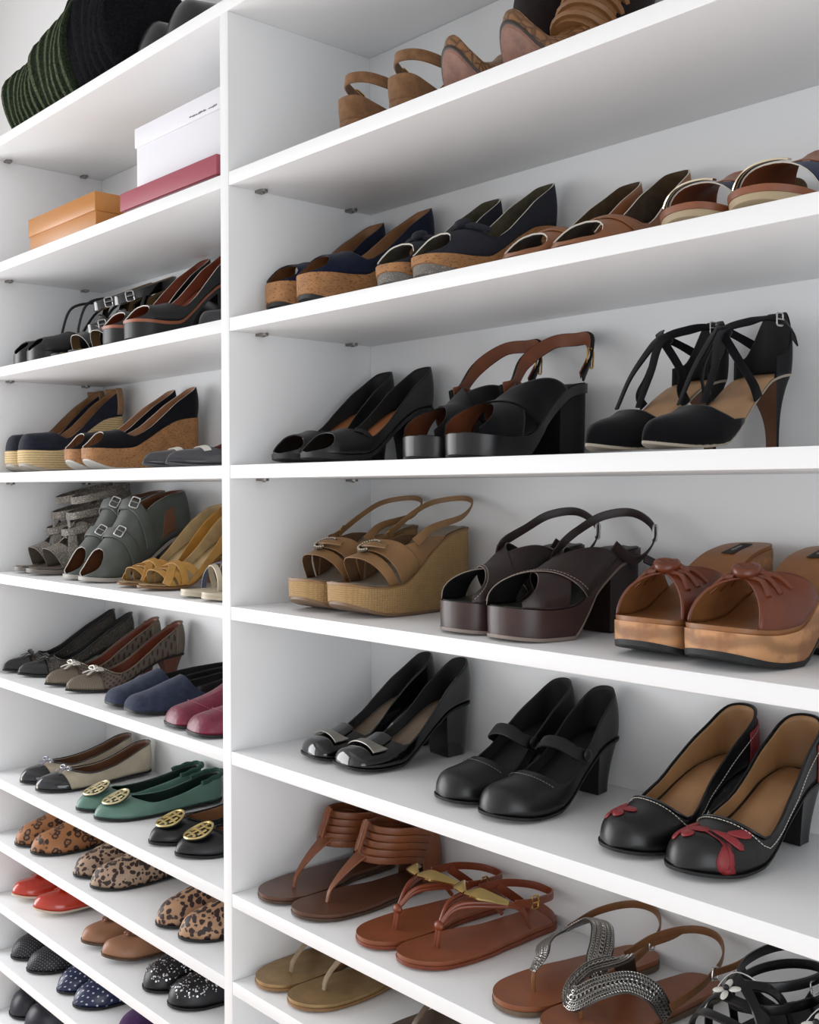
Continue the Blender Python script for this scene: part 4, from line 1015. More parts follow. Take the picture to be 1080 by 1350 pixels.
def croc(o, m):
    l = Last(m, L=.215, W=.039, H=.050, z0=.010, spring=.042, toe=(.30, 1.9), hh=(.022, .030, .040, .06), hcap=.05)
    upper(l, o, [CROC, DKW], .42, .16, [(.3, .03), (.5, .040), (.7, .050), (1, .065)])
    insole(l, o, DKW)
    solid_sole(l, o, 'welt', DKW, lambda t: l.zs(t), lambda t: l.zs(t)-.003, .0015)
    solid_sole(l, o, 'leather_sole', PINKS, lambda t: l.zs(t)-.003, lambda t: max(0, float(l.zs(t))-.008), .0005)
    heel(l, o, DKW, t0=.74, sx=.9, sy=.9, th=.006)
    if m < 0:
        a = crv([[0, .105, .055], [.004, .130, .098], [.006, .152, .125]], 14); V, F = tubev(a, np.linspace(.030, .034, 14), 20)
        mobj('slouched_ankle', V, F, M('tan_ruched_leather', '#8a5f38', 'leather', rough=.4), o)
        for k in range(6):
            i = 1+k*2; c = a[i]; tn = unit(a[min(13, i+1)]-a[i-1]); e1 = np.array([1., 0, 0]); e2 = unit(np.cross(tn, e1)); an = np.linspace(0, 2*PI, 24, endpoint=False); r = .0315+.0003*i
            cord(o, 'fold', M('tan_ruched_leather'), c+np.cos(an)[:, None]*e1*r+np.sin(an)[:, None]*e2*r, .0045, raw=True, closed=True, k=6)
    b = crv([[0, .150, .060], [0, .165, .12], [0, .180, .175]], 12); V, F = tubev(b, np.linspace(.042, .048, 12), 20); mobj('shaft', V, F, DKBR, o)
pair('croc_boot', 'tan croc boot with upturned toe and dark shaft', 'boot', 1, [(.398, .026, 2), (.491, .024, 2)], croc,
     ('next to the tan buckle sandals', 'farther from the tan buckle sandals'), 'tan croc boot pair')
# ================================================================== left bay
# ---- black heels under the boxes
RUST = M('rust_lining', '#7a3c26', 'leather', rough=.5); DTAN = M('dull_tan_lining', '#7c6444', 'leather', rough=.5)
def bsling(o, m):
    l, tq = None, None
    l = Last(m, L=.205, W=.036, H=.085, z0=.022, toe=(.14, 2.2), hh=(.022, .030, .040, .055), hcap=.05, spring=.003)
    upper(l, o, [BLACK_L, BLACK_LIN], .34, .12, [(.3, .03), (.42, .024), (.52, .012), (.6, .001), (1, .001)], peep=(.10, .75), t1=.60)
    insole(l, o, BLACK_LIN); solid_sole(l, o, 'platform_sole', BLACK_L, lambda t: l.zs(t)+.0003, lambda t: max(.006*max(0, 1-t/.2)**2, float(l.zs(t))-.022 if t > .36 else 0), .001)
    heel(l, o, BLACK_L, sx=.6, sy=.55, th=.018)
    hz = .085; z = hz+.055
    cord(o, 'heel_strap', BLACK_L, [l.bed(.52, -.98, .006), [-.036, .112, .085], [-.034, .128, z-.012], [-.022, .160, z+.002], [.006, .190, z], [.028, .178, z-.006], [.034, .145, z-.03], l.bed(.56, .98, .006)], .0026, 44)
pair('slingback_heel', 'black leather slingback with thin round heel strap', 'shoe', 2, [(-.789, .03, 0), (-.719, .028, 0)], bsling,
     ('next to the left side panel', 'next to the buckled patent sandals'), 'black slingback pair')
def caged(o, m):
    l = Last(m, L=.195, W=.037, H=.070, z0=.006, toe=(.16, 2.2), hh=(.024, .034, .048, .070)); insole(l, o, DTAN); outsole(l, o, RUB); heel(l, o, PAT, sx=.5, sy=.5)
    for a, b in ((.30, .20), (.46, .37)):
        patch(l, o, 'toe_strap', [PAT, DTAN, WHEDGE], lambda u, v, a=a, b=b: (b+(a-b)*np.abs(2*v-1)**1.5+.08*u, (2*v-1)*.98), off=.001, rim=2)
    hz = .070
    for k, (z, r) in enumerate(((.014, .034), (.056, .037))):
        pts = [[r*math.sin(a), .128+.012*k-.058*math.cos(a)*(1 if math.cos(a) > 0 else .95), hz+z-.024*math.cos(a)] for a in np.linspace(0, 2*PI, 12, endpoint=False)]
        free(o, 'ankle_strap', PAT, pts, .017, .002, ctr=(0, .13+.012*k, hz+z), n=50, closed=True)
        pin = (np.asarray(pts)-np.array([0, .13, 0]))*np.array([.93, .93, 1])+np.array([0, .13, 0])
        free(o, 'strap_lining', DTAN, pin, .0165, .001, ctr=(0, .13+.012*k, hz+z), n=50, closed=True)
        loop_frame(o, 'buckle', SILVER, frame3(np.array([.037*.75, .128+.012*k-.045, hz+z-.018]), (.6, .7, .2), (.8, -.7, 0)), .014, .017, .0013)
    for sg in (-1, 1): free(o, 'side_strap', PAT, [l.bed(.55, sg*.98, .002), [sg*.035, .115, hz+.02], [sg*.035, .122, hz+.046]], .011, .002, ctr=(0, .12, hz), n=16)
    counter(l, o, [PAT, DTAN], .74, lambda u: .050+.030*u)
pair('caged_sandal', 'black patent caged sandal with silver buckles', 'sandal', 2, [(-.615, .026, 2), (-.535, .026, 2)], caged,
     ('next to the black slingbacks', 'next to the rust-lined pumps'), 'patent caged sandal pair')
def rustpump(o, m):
    l = Last(m, L=.20, W=.037, H=.118, z0=.034, toe=(.14, 2.3), hh=(.024, .028, .034, .055), hcap=.035, spring=.002)
    upper(l, o, [BLACK_L, RUST, WHEDGE], .30, .12, None, peep=(.12, .93), rim=2); insole(l, o, RUST)
    solid_sole(l, o, 'rust_midsole', M('rust_edge', '#9a5b3e', 'leather'), lambda t: l.zs(t)+.0008, lambda t: l.zs(t)-.004, .0018)
    solid_sole(l, o, 'platform_sole', M('black_platform', '#101012', 'leather'), lambda t: l.zs(t)-.004, lambda t: max(.008*max(0, 1-t/.22)**2, float(l.zs(t))-(.034-.022*min(1, (t-.36)/.16)) if t > .36 else 0), .0008)
    heel(l, o, BLACK_L, sx=.5, sy=.5, th=.01, power=1.5)
pair('platform_pump', 'black peep-toe platform pump with rust midsole', 'shoe', 2, [(-.414, .028, -2), (-.321, .024, -4)], rustpump,
     ('next to the caged sandals', 'nearer the divider panel'), 'rust-lined platform pump pair')
def greypoint(o, m):
    pump(o, m, M('grey_black_leather', '#2a2a30', 'leather', rough=.3), BLACK_LIN, GRIN, L=.21, W=.036, H=.02, z0=.005, toe=(.3, 1.5), hh=(.018, .026, .038, .06))
pair('pointed_flat', 'dark grey pointed flat against the divider panel', 'shoe', 2, [(-.130, .03, -4)], greypoint, ('beside the rust-lined pumps',), 'dark grey pointed flats')

# ---- espadrilles and cork wedges
STRAW = M('pale_straw', '#cdb384', 'straw'); NAVYCAN = M('dark_navy_canvas', '#20222e', 'suede'); TABT = M('tan_heel_tab', '#9a7450', 'leather')
def espad(o, m):
    l, tq = wedge(o, m, NAVYCAN, TAN_L, TAN_I, STRAW, M('pale_rubber', '#a39c92', 'rubber'), tv=.28, d=.11, L=.205, W=.036, H=.112, z0=.040, toe=(.16, 2.4), hh=(.030, .034, .038, .06), hcap=.06, bt=.006, spring=.012)
    patch(l, o, 'heel_tab', [TABT, TABT], lambda u, v: (tcap(.90, np.minimum(2*u, 2-2*u)), np.where(u < .5, -1, 1)*(1-(.05+.95*v)*(1-l.qz(tcap(.90, np.minimum(2*u, 2-2*u)), .056)))), 25, 10, off=.0012)
pair('espadrille_wedge', 'dark navy closed-toe espadrille wedge on straw sole', 'shoe', 3, [(-.826, .026, -4), (-.750, .024, -2)], espad,
     ('next to the left side panel', 'next to the cork peep-toe wedges'), 'straw espadrille pair')
BLKC = M('black_canvas', '#101016', 'suede')
def corkpeep(o, m):
    wedge(o, m, BLKC, M('warm_tan_lining', '#94694a', 'leather'), M('warm_tan_insole', '#94694a', 'leather'), CORK, M('grey_white_rubber', '#b8b4ae', 'rubber'), tv=.26, d=.11, peep=(.13, .92), rim=M('pale_edge', '#cfc9c0', 'plain'), L=.205, W=.036, H=.095, z0=.036, toe=(.14, 2.4),
          hh=(.026, .030, .036, .06), hcap=.035, bt=.004, spring=.016)
pair('wedge_shoe', 'black canvas peep-toe wedge with cork sole', 'shoe', 3, [(-.562, .026, 5), (-.482, .024, 4)], corkpeep,
     ('next to the straw espadrilles', 'next to the silver pointed flats'), 'black cork wedge pair')
SILV = M('silver_leather', '#33333a', 'patent', rough=.14); WINE = M('wine_red_lining', '#6b2e30', 'leather')
def silverflat(o, m):
    l, tq = pump(o, m, SILV, WINE, WINE, M('grey_sole', '#55555a', 'plain'), L=.215, W=.036, H=.018, z0=.005, toe=(.36, 1.35), hh=(.014, .022, .030, .055), tv=.28, rim=WHEDGE)
    for sg in (-1, 1): patch(l, o, 'dark_side', [WINE, WINE], lambda u, v, sg=sg: (.34+.40*u, sg*(1-v*(1-l.qz(.34+.40*u, .020)))), off=.0008)
    patch(l, o, 'white_tab', [WHEDGE, WHEDGE], lambda u, v: (.235+.05*u, (2*v-1)*.5), off=.001)
pair('pointed_flat', 'silver pointed flat with wine red sides', 'shoe', 3, [(-.296, .028, 4), (-.208, .024, 4)], silverflat,
     ('next to the black cork wedges', 'nearer the divider panel'), 'silver pointed flat pair')

# ---- strappy heels
SNAKE = M('grey_snakeskin', '#958d83', 'snake'); SNIN = M('taupe_footbed', '#756a60', 'leather')
def snake(o, m):
    l = Last(m, L=.205, W=.034, H=.095, z0=.010, toe=(.18, 2.1), hh=(.026, .036, .048, .066), spring=.003); insole(l, o, SNIN); outsole(l, o, M('pewter_sole', '#6d6660', 'plain'), .008, .0018); heel(l, o, SNAKE, sx=.5, sy=.5, power=1.6)
    patch(l, o, 'toe_band', [SNAKE, SNIN], lambda u, v: (.14+.10*np.abs(2*v-1)**1.5+.14*u, (2*v-1)*.98), off=.001)
    band(l, o, 'cross_strap', SNAKE, [(.32, -1), (.38, -.3), (.46, .3), (.56, 1)], .018, .002, .001); band(l, o, 'cross_strap', SNAKE, [(.32, 1), (.38, .3), (.46, -.3), (.56, -1)], .018, .002, .003)
    for k, (z, r) in enumerate(((-.004, .033), (.026, .035), (.056, .036))):
        pts = [[r*math.sin(a), .122+.010*k-.056*math.cos(a), .095+z-.014*math.cos(a)] for a in np.linspace(0, 2*PI, 12, endpoint=False)]
        free(o, 'ankle_strap', SNAKE, pts, .014, .0022, ctr=(0, .12+.010*k, .095+z), n=50, closed=True)
    free(o, 'centre_strap', SNAKE, [l.P(.36, 0, .002), [0, .080, .070], [0, .076, .115]], .012, .002, nrm=(0, -1, .3), n=16)
    counter(l, o, [SNAKE, SNIN], .80, lambda u: .062+0*u)
pair('strappy_heel', 'grey snakeskin caged high-heel sandal', 'sandal', 4, [(-.792, .028, 0), (-.727, .024, 0)], snake,
     ('next to the left side panel', 'next to the grey-green booties'), 'snakeskin sandal pair')
SAGE = M('grey_green_leather', '#4c524d', 'leather', rough=.45); SAGEL = M('brown_bootie_lining', '#6b452e', 'leather')
def bootie(o, m):
    l = Last(m, L=.205, W=.036, H=.080, z0=.008, toe=(.17, 2.1), hh=(.028, .044, .085, .135, .160), hcap=.05, spring=.003, n=2.5, waist=.80, heelw=.72)
    upper(l, o, [SAGE, SAGEL, M('pale_edge')], .43, .09, [(.3, .08), (.43, .088), (.55, .088), (.7, .082), (.85, .076), (1, .078)], peep=(.15, .90), rim=2); insole(l, o, SAGEL)
    outsole(l, o, M('pale_grey_sole', '#a6a098', 'plain'), .007, .0018); heel(l, o, SAGE, sx=.55, sy=.5, power=1.5)
    for t0, dq in ((.26, 0), (.40, 0)):
        band(l, o, 'buckle_strap', SAGE, [(t0+.12, -.98), (t0+.03, -.4), (t0, 0), (t0+.04, .45), (t0+.14, .95)], .020, .0026, .002)
        c, u, v, n = top_at(l, t0+.035, .34, .005); loop_frame(o, 'buckle', SILVER, (c, u, v, n), .015, .019, .0013)
    patch(l, o, 'side_cutout', [SAGEL, SAGEL], lambda u, v: (.66+.03*v+(.15-.05*v)*u, l.qz(.66+.03*v+(.15-.05*v)*u, .012+.044*v)), off=.0008)
pair('open_toe_bootie', 'grey-green open-toe bootie with two buckle straps', 'boot', 4, [(-.570, .026, -2), (-.493, .022, -3)], bootie,
     ('next to the snakeskin sandals', 'next to the yellow heels'), 'grey-green bootie pair')
YEL = M('mustard_leather', '#b5853c', 'leather', rough=.4); YIN = M('pale_straw_lining', '#b8a078', 'leather')
def yellow(o, m):
    l = Last(m, L=.206, W=.034, H=.078, z0=.006, toe=(.22, 1.8), hh=(.018, .025, .031, .052), spring=.003); insole(l, o, YIN); outsole(l, o, M('brown_edge', '#7a5632', 'plain'), .004, .0012); heel(l, o, YEL, sx=.5, sy=.45, power=1.6)
    upper(l, o, [YEL, YIN], .30, .12, None, t1=1.0, name='quarter', q_fn=lambda t: np.where(t < .38, np.interp(t, [0, .30, .38], [.999, .999, .80]), l.qz(t, np.interp(t, [.38, .6, .75, .9, 1], [.012, .024, .038, .052, .056]))))
    for t0, t1, a in ((.10, .12, 0), (.18, .21, 0)):
        patch(l, o, 'woven_strap', [YEL, YIN], lambda u, v, t0=t0: (t0+.06*np.abs(2*v-1)**1.6+.055*u, (2*v-1)*.99), off=.0012)
    for sg in (-1, 1):
        band(l, o, 'woven_strap', YEL, [(.14, sg*.95), (.20, sg*.45), (.27, sg*.05), (.33, -sg*.35), (.38, -sg*.8)], .013, .0016, .002)
        band(l, o, 'woven_strap', YEL, [(.28, sg*.98), (.29, sg*.5), (.31, 0)], .012, .0016, .003)
pair('woven_heel', 'mustard yellow woven-strap high heel', 'shoe', 4, [(-.366, .022, -2), (-.300, .020, -2)], yellow,
     ('next to the grey-green booties', 'nearer the divider panel'), 'mustard woven heel pair')
CREAMF = M('cream_footbed', '#c9bda6', 'leather'); BLUEG = M('blue_grey_strap', '#5b6078', 'leather')
def creamsandal(o, m):
    l = Last(m, L=.215, W=.033, H=.012, z0=.009, toe=(.2, 2.1), hh=(.024, .030, .036, .05)); flat_sole(l, o, CREAMF, CREAMF, .009)
    for k, mt in enumerate((CREAMF, BLUEG, CREAMF, M('taupe_strap', '#6b5d55', 'leather'))):
        s = 1 if k % 2 else -1; band(l, o, 'cross_strap', mt, [(.20+.07*k, -s), (.22+.07*k, -.4*s), (.27+.07*k, .2*s), (.36+.07*k, s)], .009, .002, .001+.001*k)
pair('strappy_sandal', 'cream flat sandal with cream and blue straps', 'sandal', 4, [(-.145, .010, 0), (-.083, .006, 0)], creamsandal,
     ('next to the yellow heels', 'touching the divider panel'), 'cream strappy sandal pair')

# ---- pointed kitten heels and mules
SNB = M('dark_snake_print', '#3c342a', 'snake')
def bowheel(o, m):
    l, tq = pump(o, m, SNB, BLACK_LIN, BLACK_LIN, RUB, BLACK_L, tv=.31, d=.12, bind=BLACK_L, L=.214, W=.036, H=.056, z0=.005, toe=(.36, 1.35), hh=(.013, .021, .029, .050), spring=.003, hk=dict(sx=.4, sy=.4, power=2, t0=.8))
    patch(l, o, 'toe_cap', [BLACK_L, BLACK_L], lambda u, v: (.012+(.215+.02*np.abs(2*v-1))*u**1.3, (2*v-1)*.999), 22, 22, off=.0006)
    bow(o, PAT, top_at(l, .245, 0, .002), .021, .006, .0016)
pair('kitten_heel', 'black pointed kitten heel with patent bow', 'shoe', 5, [(-.852, .026, 17), (-.777, .026, 18)], bowheel,
     ('next to the left side panel', 'next to the pewter cut-out heels'), 'black bow kitten heel pair')
PEW = M('pewter_lizard', '#726759', 'lizard'); PEWC = M('pewter_cutout', '#5b5045', 'cutout', c2='#3a2018', scale=.9); REDB = M('red_brown_lining', '#6b3623', 'leather'); SBOW = M('silver_bow_leather', '#dcd6cc', 'metallic', rough=.3)
def pewter(o, m):
    l, tq = pump(o, m, PEWC, REDB, REDB, RUB, M('brown_kitten_heel', '#6d3d28', 'leather', rough=.35), tv=.31, d=.12, bind=PEW, L=.214, W=.036, H=.055, z0=.005, toe=(.35, 1.4), hh=(.014, .023, .030, .050), spring=.003, hk=dict(sx=.42, sy=.42, power=2, t0=.78))
    patch(l, o, 'toe_cap', [PEW, PEW], lambda u, v: (.012+(.235+.02*np.abs(2*v-1))*u**1.3, (2*v-1)*.999), 22, 22, off=.0006)
    counter(l, o, [PEW, REDB], .90, lambda u: .050+0*u, 'heel_panel', .0008)
    bow(o, SBOW, top_at(l, .250, 0, .002), .024, .010, .0018)
pair('kitten_heel', 'pewter lizard kitten heel with cut-out sides and bow', 'shoe', 5, [(-.645, .020, 9), (-.553, .020, 7)], pewter,
     ('next to the black bow heels', 'next to the blue mules'), 'pewter bow heel pair')
BLUE = M('slate_blue_suede', '#363d50', 'suede'); BLUEI = M('dark_mule_insole', '#20202a', 'leather')
def bluemule(o, m):
    l = Last(m, L=.225, W=.0355, H=.018, z0=.006, toe=(.11, 2.9), hh=(.018, .027, .042, .056), hcap=.07, spring=.005); insole(l, o, BLUEI); outsole(l, o, RUB, .005, .0004); heel(l, o, RUB, sx=.95, sy=.95, t0=.76)
    upper(l, o, [BLUE, BLUEI], .40, .05, [(.3, .04), (.42, .034), (.50, .020), (.58, .010), (.72, .001), (1, .001)], t1=.72)
    counter(l, o, [BLACK_L, BLACK_LIN], .46, lambda u: .030+.006*u, 'dark_quarter', -.0008)
pair('suede_mule', 'slate blue suede square-toe mule', 'mule', 5, [(-.392, .014, 6), (-.310, .010, 6)], bluemule,
     ('next to the pewter bow heels', 'next to the magenta loafers'), 'slate blue mule pair')
MAG = M('magenta_satin', '#741634', 'satin')
def magenta(o, m):
    l, tq = pump(o, m, MAG, WINE, WINE, RUB, L=.225, W=.038, H=.016, z0=.005, toe=(.11, 3.0), hh=(.020, .028, .038, .055), hcap=.07, tv=.45, d=.14, spring=.003, thick=.0045)
    stitch(o, M('pink_edge', '#b0566c', 'plain'), l.P(.16+.10*np.linspace(-1, 1, 30)**2, np.linspace(-.7, .7, 30), .0008), .0006)
    stitch(o, M('pink_edge'), l.P(np.linspace(.18, .44, 24), np.linspace(-.25, .25, 24)*0+.12, .0008), .0006)
pair('satin_loafer', 'magenta satin loafer with square toe', 'shoe', 5, [(-.190, .012, 5), (-.108, .006, 5)], magenta,
     ('next to the blue mules', 'touching the divider panel'), 'magenta loafer pair')

# ---- ballet flats
CRM = M('cream_leather', '#b9ad98', 'leather'); NVP = M('dark_navy_patent', '#101119', 'patent'); BRLIN = M('brown_flat_lining', '#6a4834', 'leather')
def flat(o, m, up, lin, ins, sole=RUB, bind=None, **k):
    kw = dict(L=.222, W=.0355, H=.010, z0=.005, toe=(.24, 1.75), hh=(.016, .023, .028, .050), tv=.28, d=.12, spring=.003, hw=[(.2, .024), (.45, .022), (.6, .025), (.75, .034), (.9, .047), (1, .053)], thick=.0045); kw.update(k)
    return pump(o, m, up, lin, ins, sole, bind=bind, **kw)
def creamflat(o, m):
    l, tq = flat(o, m, CRM, BRLIN, BRLIN, bind=NVP, hk=None)
    patch(l, o, 'toe_cap', [NVP, NVP], lambda u, v: (.004+(.19+.03*np.abs(2*v-1)**2)*u**1.5, (2*v-1)*.999), 24, 24, off=.0007)
    bow(o, M('silver_navy_cord', '#8d8d9c', 'patent'), top_at(l, .245, 0, .002), .020, .004, .002)
pair('ballet_flat', 'cream ballet flat with dark patent toe and bow', 'shoe', 6, [(-.744, .014, 2), (-.660, .012, 1)], creamflat,
     ('farther from the green flats', 'next to the green flats'), 'cream ballet flat pair')
def medallion(l, o, mat, dark, t=.20, r=.018):
    c, u, v, n = top_at(l, t, 0, .0018); N_ = 28; n, v = unit(n-.30*v), unit(v+.30*n); c = c+n*.004
    def at(x, y, z=0):
        dn = -(x*x)/(2*.085)
        return c+u*x+v*y+n*(z+dn)
    V = [at(0, 0, .0005)]; F = []
    for i in range(N_): a = 2*PI*i/N_; V.append(at(math.cos(a)*r, math.sin(a)*r, .0005))
    F = [[0, 1+i, 1+(i+1) % N_] for i in range(N_)]
    md = mobj('medallion', V, F, [dark, dark], o, solid=(.001, 0, 0))
    a = np.linspace(0, 2*PI, 36, endpoint=False)
    cord(md, 'medallion_rim', mat, np.array([at(math.cos(x)*r*.9, math.sin(x)*r*.9, .0012) for x in a]), .0019, raw=True, closed=True, k=6)
    bars = []
    def bar(x0, y0, x1, y1, w):
        p = np.array([at(x0*r, y0*r, .0008), at((x0+x1)/2*r, (y0+y1)/2*r, .0008), at(x1*r, y1*r, .0008)]); bars.append(strapv(p, np.broadcast_to(n, p.shape), w*r, .0016))
    bar(-.85, 0, .85, 0, .15); bar(0, -.85, 0, .85, .17)
    bar(-.42, .45, .42, .45, .15); bar(-.42, -.45, .42, -.45, .15)
    for sx in (-1, 1): bar(sx*.5, -.30, sx*.5, .30, .2); bar(sx*.42, .45, sx*.62, .60, .2); bar(sx*.42, -.45, sx*.62, -.60, .2)
    V, F = join(*bars); mobj('medallion_emblem', V, F, mat, md)
GRN = M('sea_green_leather', '#5f8275', 'leather', rough=.38); GRND = M('dark_green_lining', '#142a22', 'leather'); GMET = M('pale_gold_medallion', '#e2d6ac', 'metal', rough=.32)
def greenflat(o, m):
    l, tq = flat(o, m, GRN, GRND, GRND, H=.008, hw=[(.2, .024), (.45, .020), (.6, .023), (.75, .030), (.9, .040), (1, .044)], bulge=.4)
    medallion(l, o, GMET, M('dark_green_gap', '#1f2f28', 'leather'), .165, .0245)
    t = tcap(.80, np.linspace(0, 1, 16)); q = l.qz(t, np.interp(t, [.8, .9, 1], [.034, .040, .044]))
    p = np.vstack([l.P(t, -q, .002), l.P(t, q, .002)[::-1][1:]]); p[:, 2] += .0008*np.sin(np.arange(len(p))*1.3)
    cord(o, 'gathered_collar', M('green_elastic', '#2f4f43', 'suede'), p, .0042, raw=True, k=8)
pair('ballet_flat', 'sea green ballet flat with pale gold medallion', 'shoe', 6, [(-.508, .014, 11), (-.437, .012, 8)], greenflat,
     ('next to the cream flats', 'next to the black medallion flats'), 'green medallion flat pair')
def blackflat(o, m):
    l, tq = flat(o, m, M('soft_black_leather', '#101014', 'leather', rough=.35), TAN_L, TAN_I, bind=BLACK_LIN); medallion(l, o, M('soft_gold_medallion', '#d6c084', 'metal', rough=.3), M('black_gap', '#15130f', 'leather'), .165, .0245)
pair('ballet_flat', 'black ballet flat with gold medallion', 'shoe', 6, [(-.263, .018, 8), (-.176, .018, 8)], blackflat,
     ('next to the green flats', 'touching the divider panel'), 'black medallion flat pair')

# ---- leopard flats
LEO1 = M('brown_leopard_hair', '#a06a40', 'leopardbig', c2='#2a1812'); LEO2 = M('pale_leopard_hair', '#a98f78', 'leopard', c2='#2a1a18'); LEO3 = M('beige_leopard_hair', '#b08a6a', 'leopard', c2='#2c1a1a', scale=.9)
def leo(mat, **k):
    def b(o, m): flat(o, m, mat, BLACK_LIN, BLACK_LIN, L=.220, W=.0355, toe=(.22, 1.9), hh=(.022, .032, .044, .062), hcap=.09, tv=.42, d=.14, **k)
    return b
pair('leopard_flat', 'brown leopard-print slip-on with large rosettes', 'shoe', 7, [(-.760, .010, 4), (-.686, .012, 4)], leo(LEO1), ('farther from the pale leopard flats', 'next to the pale leopard flats'), 'brown leopard pair')
pair('leopard_flat', 'pale leopard-print slip-on with small spots', 'shoe', 7, [(-.528, .018, 5), (-.448, .014, 6)], leo(LEO2), ('next to the rosette leopard flats', 'next to the beige leopard flats'), 'pale leopard pair')
pair('leopard_flat', 'beige leopard-print slip-on near the divider panel', 'shoe', 7, [(-.238, .016, 6), (-.165, .016, 6)], leo(LEO3), ('next to the pale leopard flats', 'touching the divider panel'), 'beige leopard pair')

# ---- red, tan and sequinned flats
REDP = M('bright_red_leather', '#b8321c', 'patent', rough=.2)
def redflat(o, m):
    l, tq = flat(o, m, REDP, TAN_L, TAN_I, M('pale_red_sole', '#c9b5a2', 'plain'), H=.014, z0=.010, toe=(.22, 1.8), spring=.007, hh=(.018, .025, .031, .05)); bow(o, REDP, top_at(l, .24, 0, .001), .015, .006)
pair('red_flat', 'glossy bright red flat with small bow', 'shoe', 8, [(-.806, .022, 4), (-.700, .022, 4)], redflat, ('next to the left side panel', 'next to the tan rosette flats'), 'bright red flat pair')
TANF = M('rose_tan_leather', '#9a6e52', 'leather')
def tanflat(o, m):
    l, tq = flat(o, m, TANF, TANF, TAN_I, BRE, H=.014, z0=.010, toe=(.22, 1.8), spring=.007, hh=(.018, .025, .031, .05)); c, u, v, n = top_at(l, .23, 0, .001); vf = []
    for a in np.linspace(0, 2*PI, 6, endpoint=False):
        d = u*math.cos(a)+v*math.sin(a); vf.append(ellipsoidv(c+d*.008+n*.003, (.006, .004, .003), 10, 6, np.stack([d, np.cross(n, d), n], 1)))
    vf.append(ellipsoidv(c+n*.005, (.005, .005, .004), 10, 6)); V, F = join(*vf); mobj('rosette', V, F, M('bronze_rosette', '#7d5038', 'satin'), o)
pair('rosette_flat', 'rose-tan leather flat with gathered rosette', 'shoe', 8, [(-.510, .024, 6), (-.425, .022, 6)], tanflat, ('next to the red flats', 'next to the sequinned flats'), 'rose-tan flat pair')
SEQB = M('black_sequin_cloth', '#0d0d12', 'leather'); SEQ = M('silver_sequin', '#e8e8ee', 'metal', rough=.15)
def sequin(o, m):
    l, tq = flat(o, m, SEQB, BLACK_LIN, BLACK_LIN, toe=(.2, 2.1), hh=(.024, .034, .044, .06), tv=.38); rng = random.Random(3+m); V, F = [], []
    for i in range(230):
        t, q = rng.uniform(.03, .34), rng.uniform(-.75, .75); c = l.P(t, q, .0009); n = l.N(t, q); n = unit(n+np.array([rng.uniform(-.35, .35) for _ in range(3)])); u = unit(np.cross(n, (.3, .8, .1))); v = np.cross(n, u); r = rng.uniform(.0008, .0016); b = len(V)
        V += [(c+r*(u*math.cos(a)+v*math.sin(a))).tolist() for a in np.linspace(0, 2*PI, 6, endpoint=False)]; F.append([b+j for j in range(6)])
    mobj('sequins', V, F, SEQ, o, flat=True)['kind'] = 'stuff'
pair('sequin_flat', 'black flat scattered with silver sequins', 'shoe', 8, [(-.291, .030, 5), (-.206, .024, 6)], sequin, ('next to the rosette flats', 'touching the divider panel'), 'silver sequin flat pair')

# ---- dotted flats
DOT1 = M('black_polka_dot', '#0e0d13', 'dots', c2='#8c8c98', scale=1.25); DOT2 = M('blue_polka_dot', '#1c2547', 'dots', c2='#c8c8d4', scale=.62, rough=.3)
pair('dotted_flat', 'black flat with tiny white polka dots', 'shoe', 9, [(-.808, .020, 4), (-.722, .018, 4)], leo(DOT1), ('farther from the blue dotted flats', 'next to the blue dotted flats'), 'black dotted flat pair')
pair('dotted_flat', 'glossy blue flat with sparse white dots', 'shoe', 9, [(-.612, .024, 4), (-.530, .020, 4)], leo(DOT2), ('next to the black dotted flats', 'next to the purple flats'), 'blue dotted flat pair')
PUR = M('purple_suede', '#4a3058', 'suede')
pair('purple_flat', 'plain purple suede slip-on flat', 'shoe', 9, [(-.385, .030, 4), (-.300, .028, 4)], leo(PUR), ('next to the blue dotted flats', 'nearer the divider panel'), 'purple suede flat pair')
NVL = M('dark_navy_leather', '#121522', 'leather', rough=.4)
def navyflat(o, m):
    l, tq = flat(o, m, NVL, BLACK_LIN, BLACK_LIN, L=.220, W=.039, toe=(.18, 2.2), hh=(.030, .042, .052, .066), hcap=.09, tv=.40)
    band(l, o, 'vamp_seam', NVL, [(.36, -1), (.16, -.55), (.13, 0), (.16, .55), (.36, 1)], .006, .0022)
pair('navy_loafer', 'dark navy leather loafer with raised vamp seam', 'shoe', 10, [(-.820, .022, 3), (-.738, .020, 3)], navyflat, ('next to the left side panel', 'farther from the left side panel'), 'dark navy loafer pair')

# ================================================================== boxes in the left bay
def lidbox(name, label, x0, x1, y0, y1, z0, zl, z1, bm_, lm_, lip=.0025, under=.0):
    o = empty(name, ((x0+x1)/2, (y0+y1)/2, ZT[1]+z0)); tag(o, label, 'box'); hx, hy = (x1-x0)/2, (y1-y0)/2
    box('box_base', (-hx+lip+under, hx-lip-under, -hy+lip+under, hy-lip-under, 0, z1-z0-.002), bm_, o, .001)
    box('lid', (-hx, hx, -hy, hy, zl-z0, z1-z0), lm_, o, .0012); return o
ORG = M('orange_card', '#b87a38', 'plain', rough=.35)
lidbox('shoe_box', 'orange card shoe box with lid beside the flat red box', -.676, -.412, .010, .200, .0006, .029, .060, ORG, ORG)
REDC = M('dusty_red_card', '#9e4655', 'plain', rough=.5)
lidbox('flat_box', 'flat dusty red box lying under the white box', -.315, -.036, .004, .210, .0006, .006, .0335, M('shaded_red_card', '#6e3440', 'plain'), REDC, .004)  # base in a darker red: shade under the lid overhang put into the colour
WC = M('white_card', '#e6e6ec', 'plain', rough=.5)
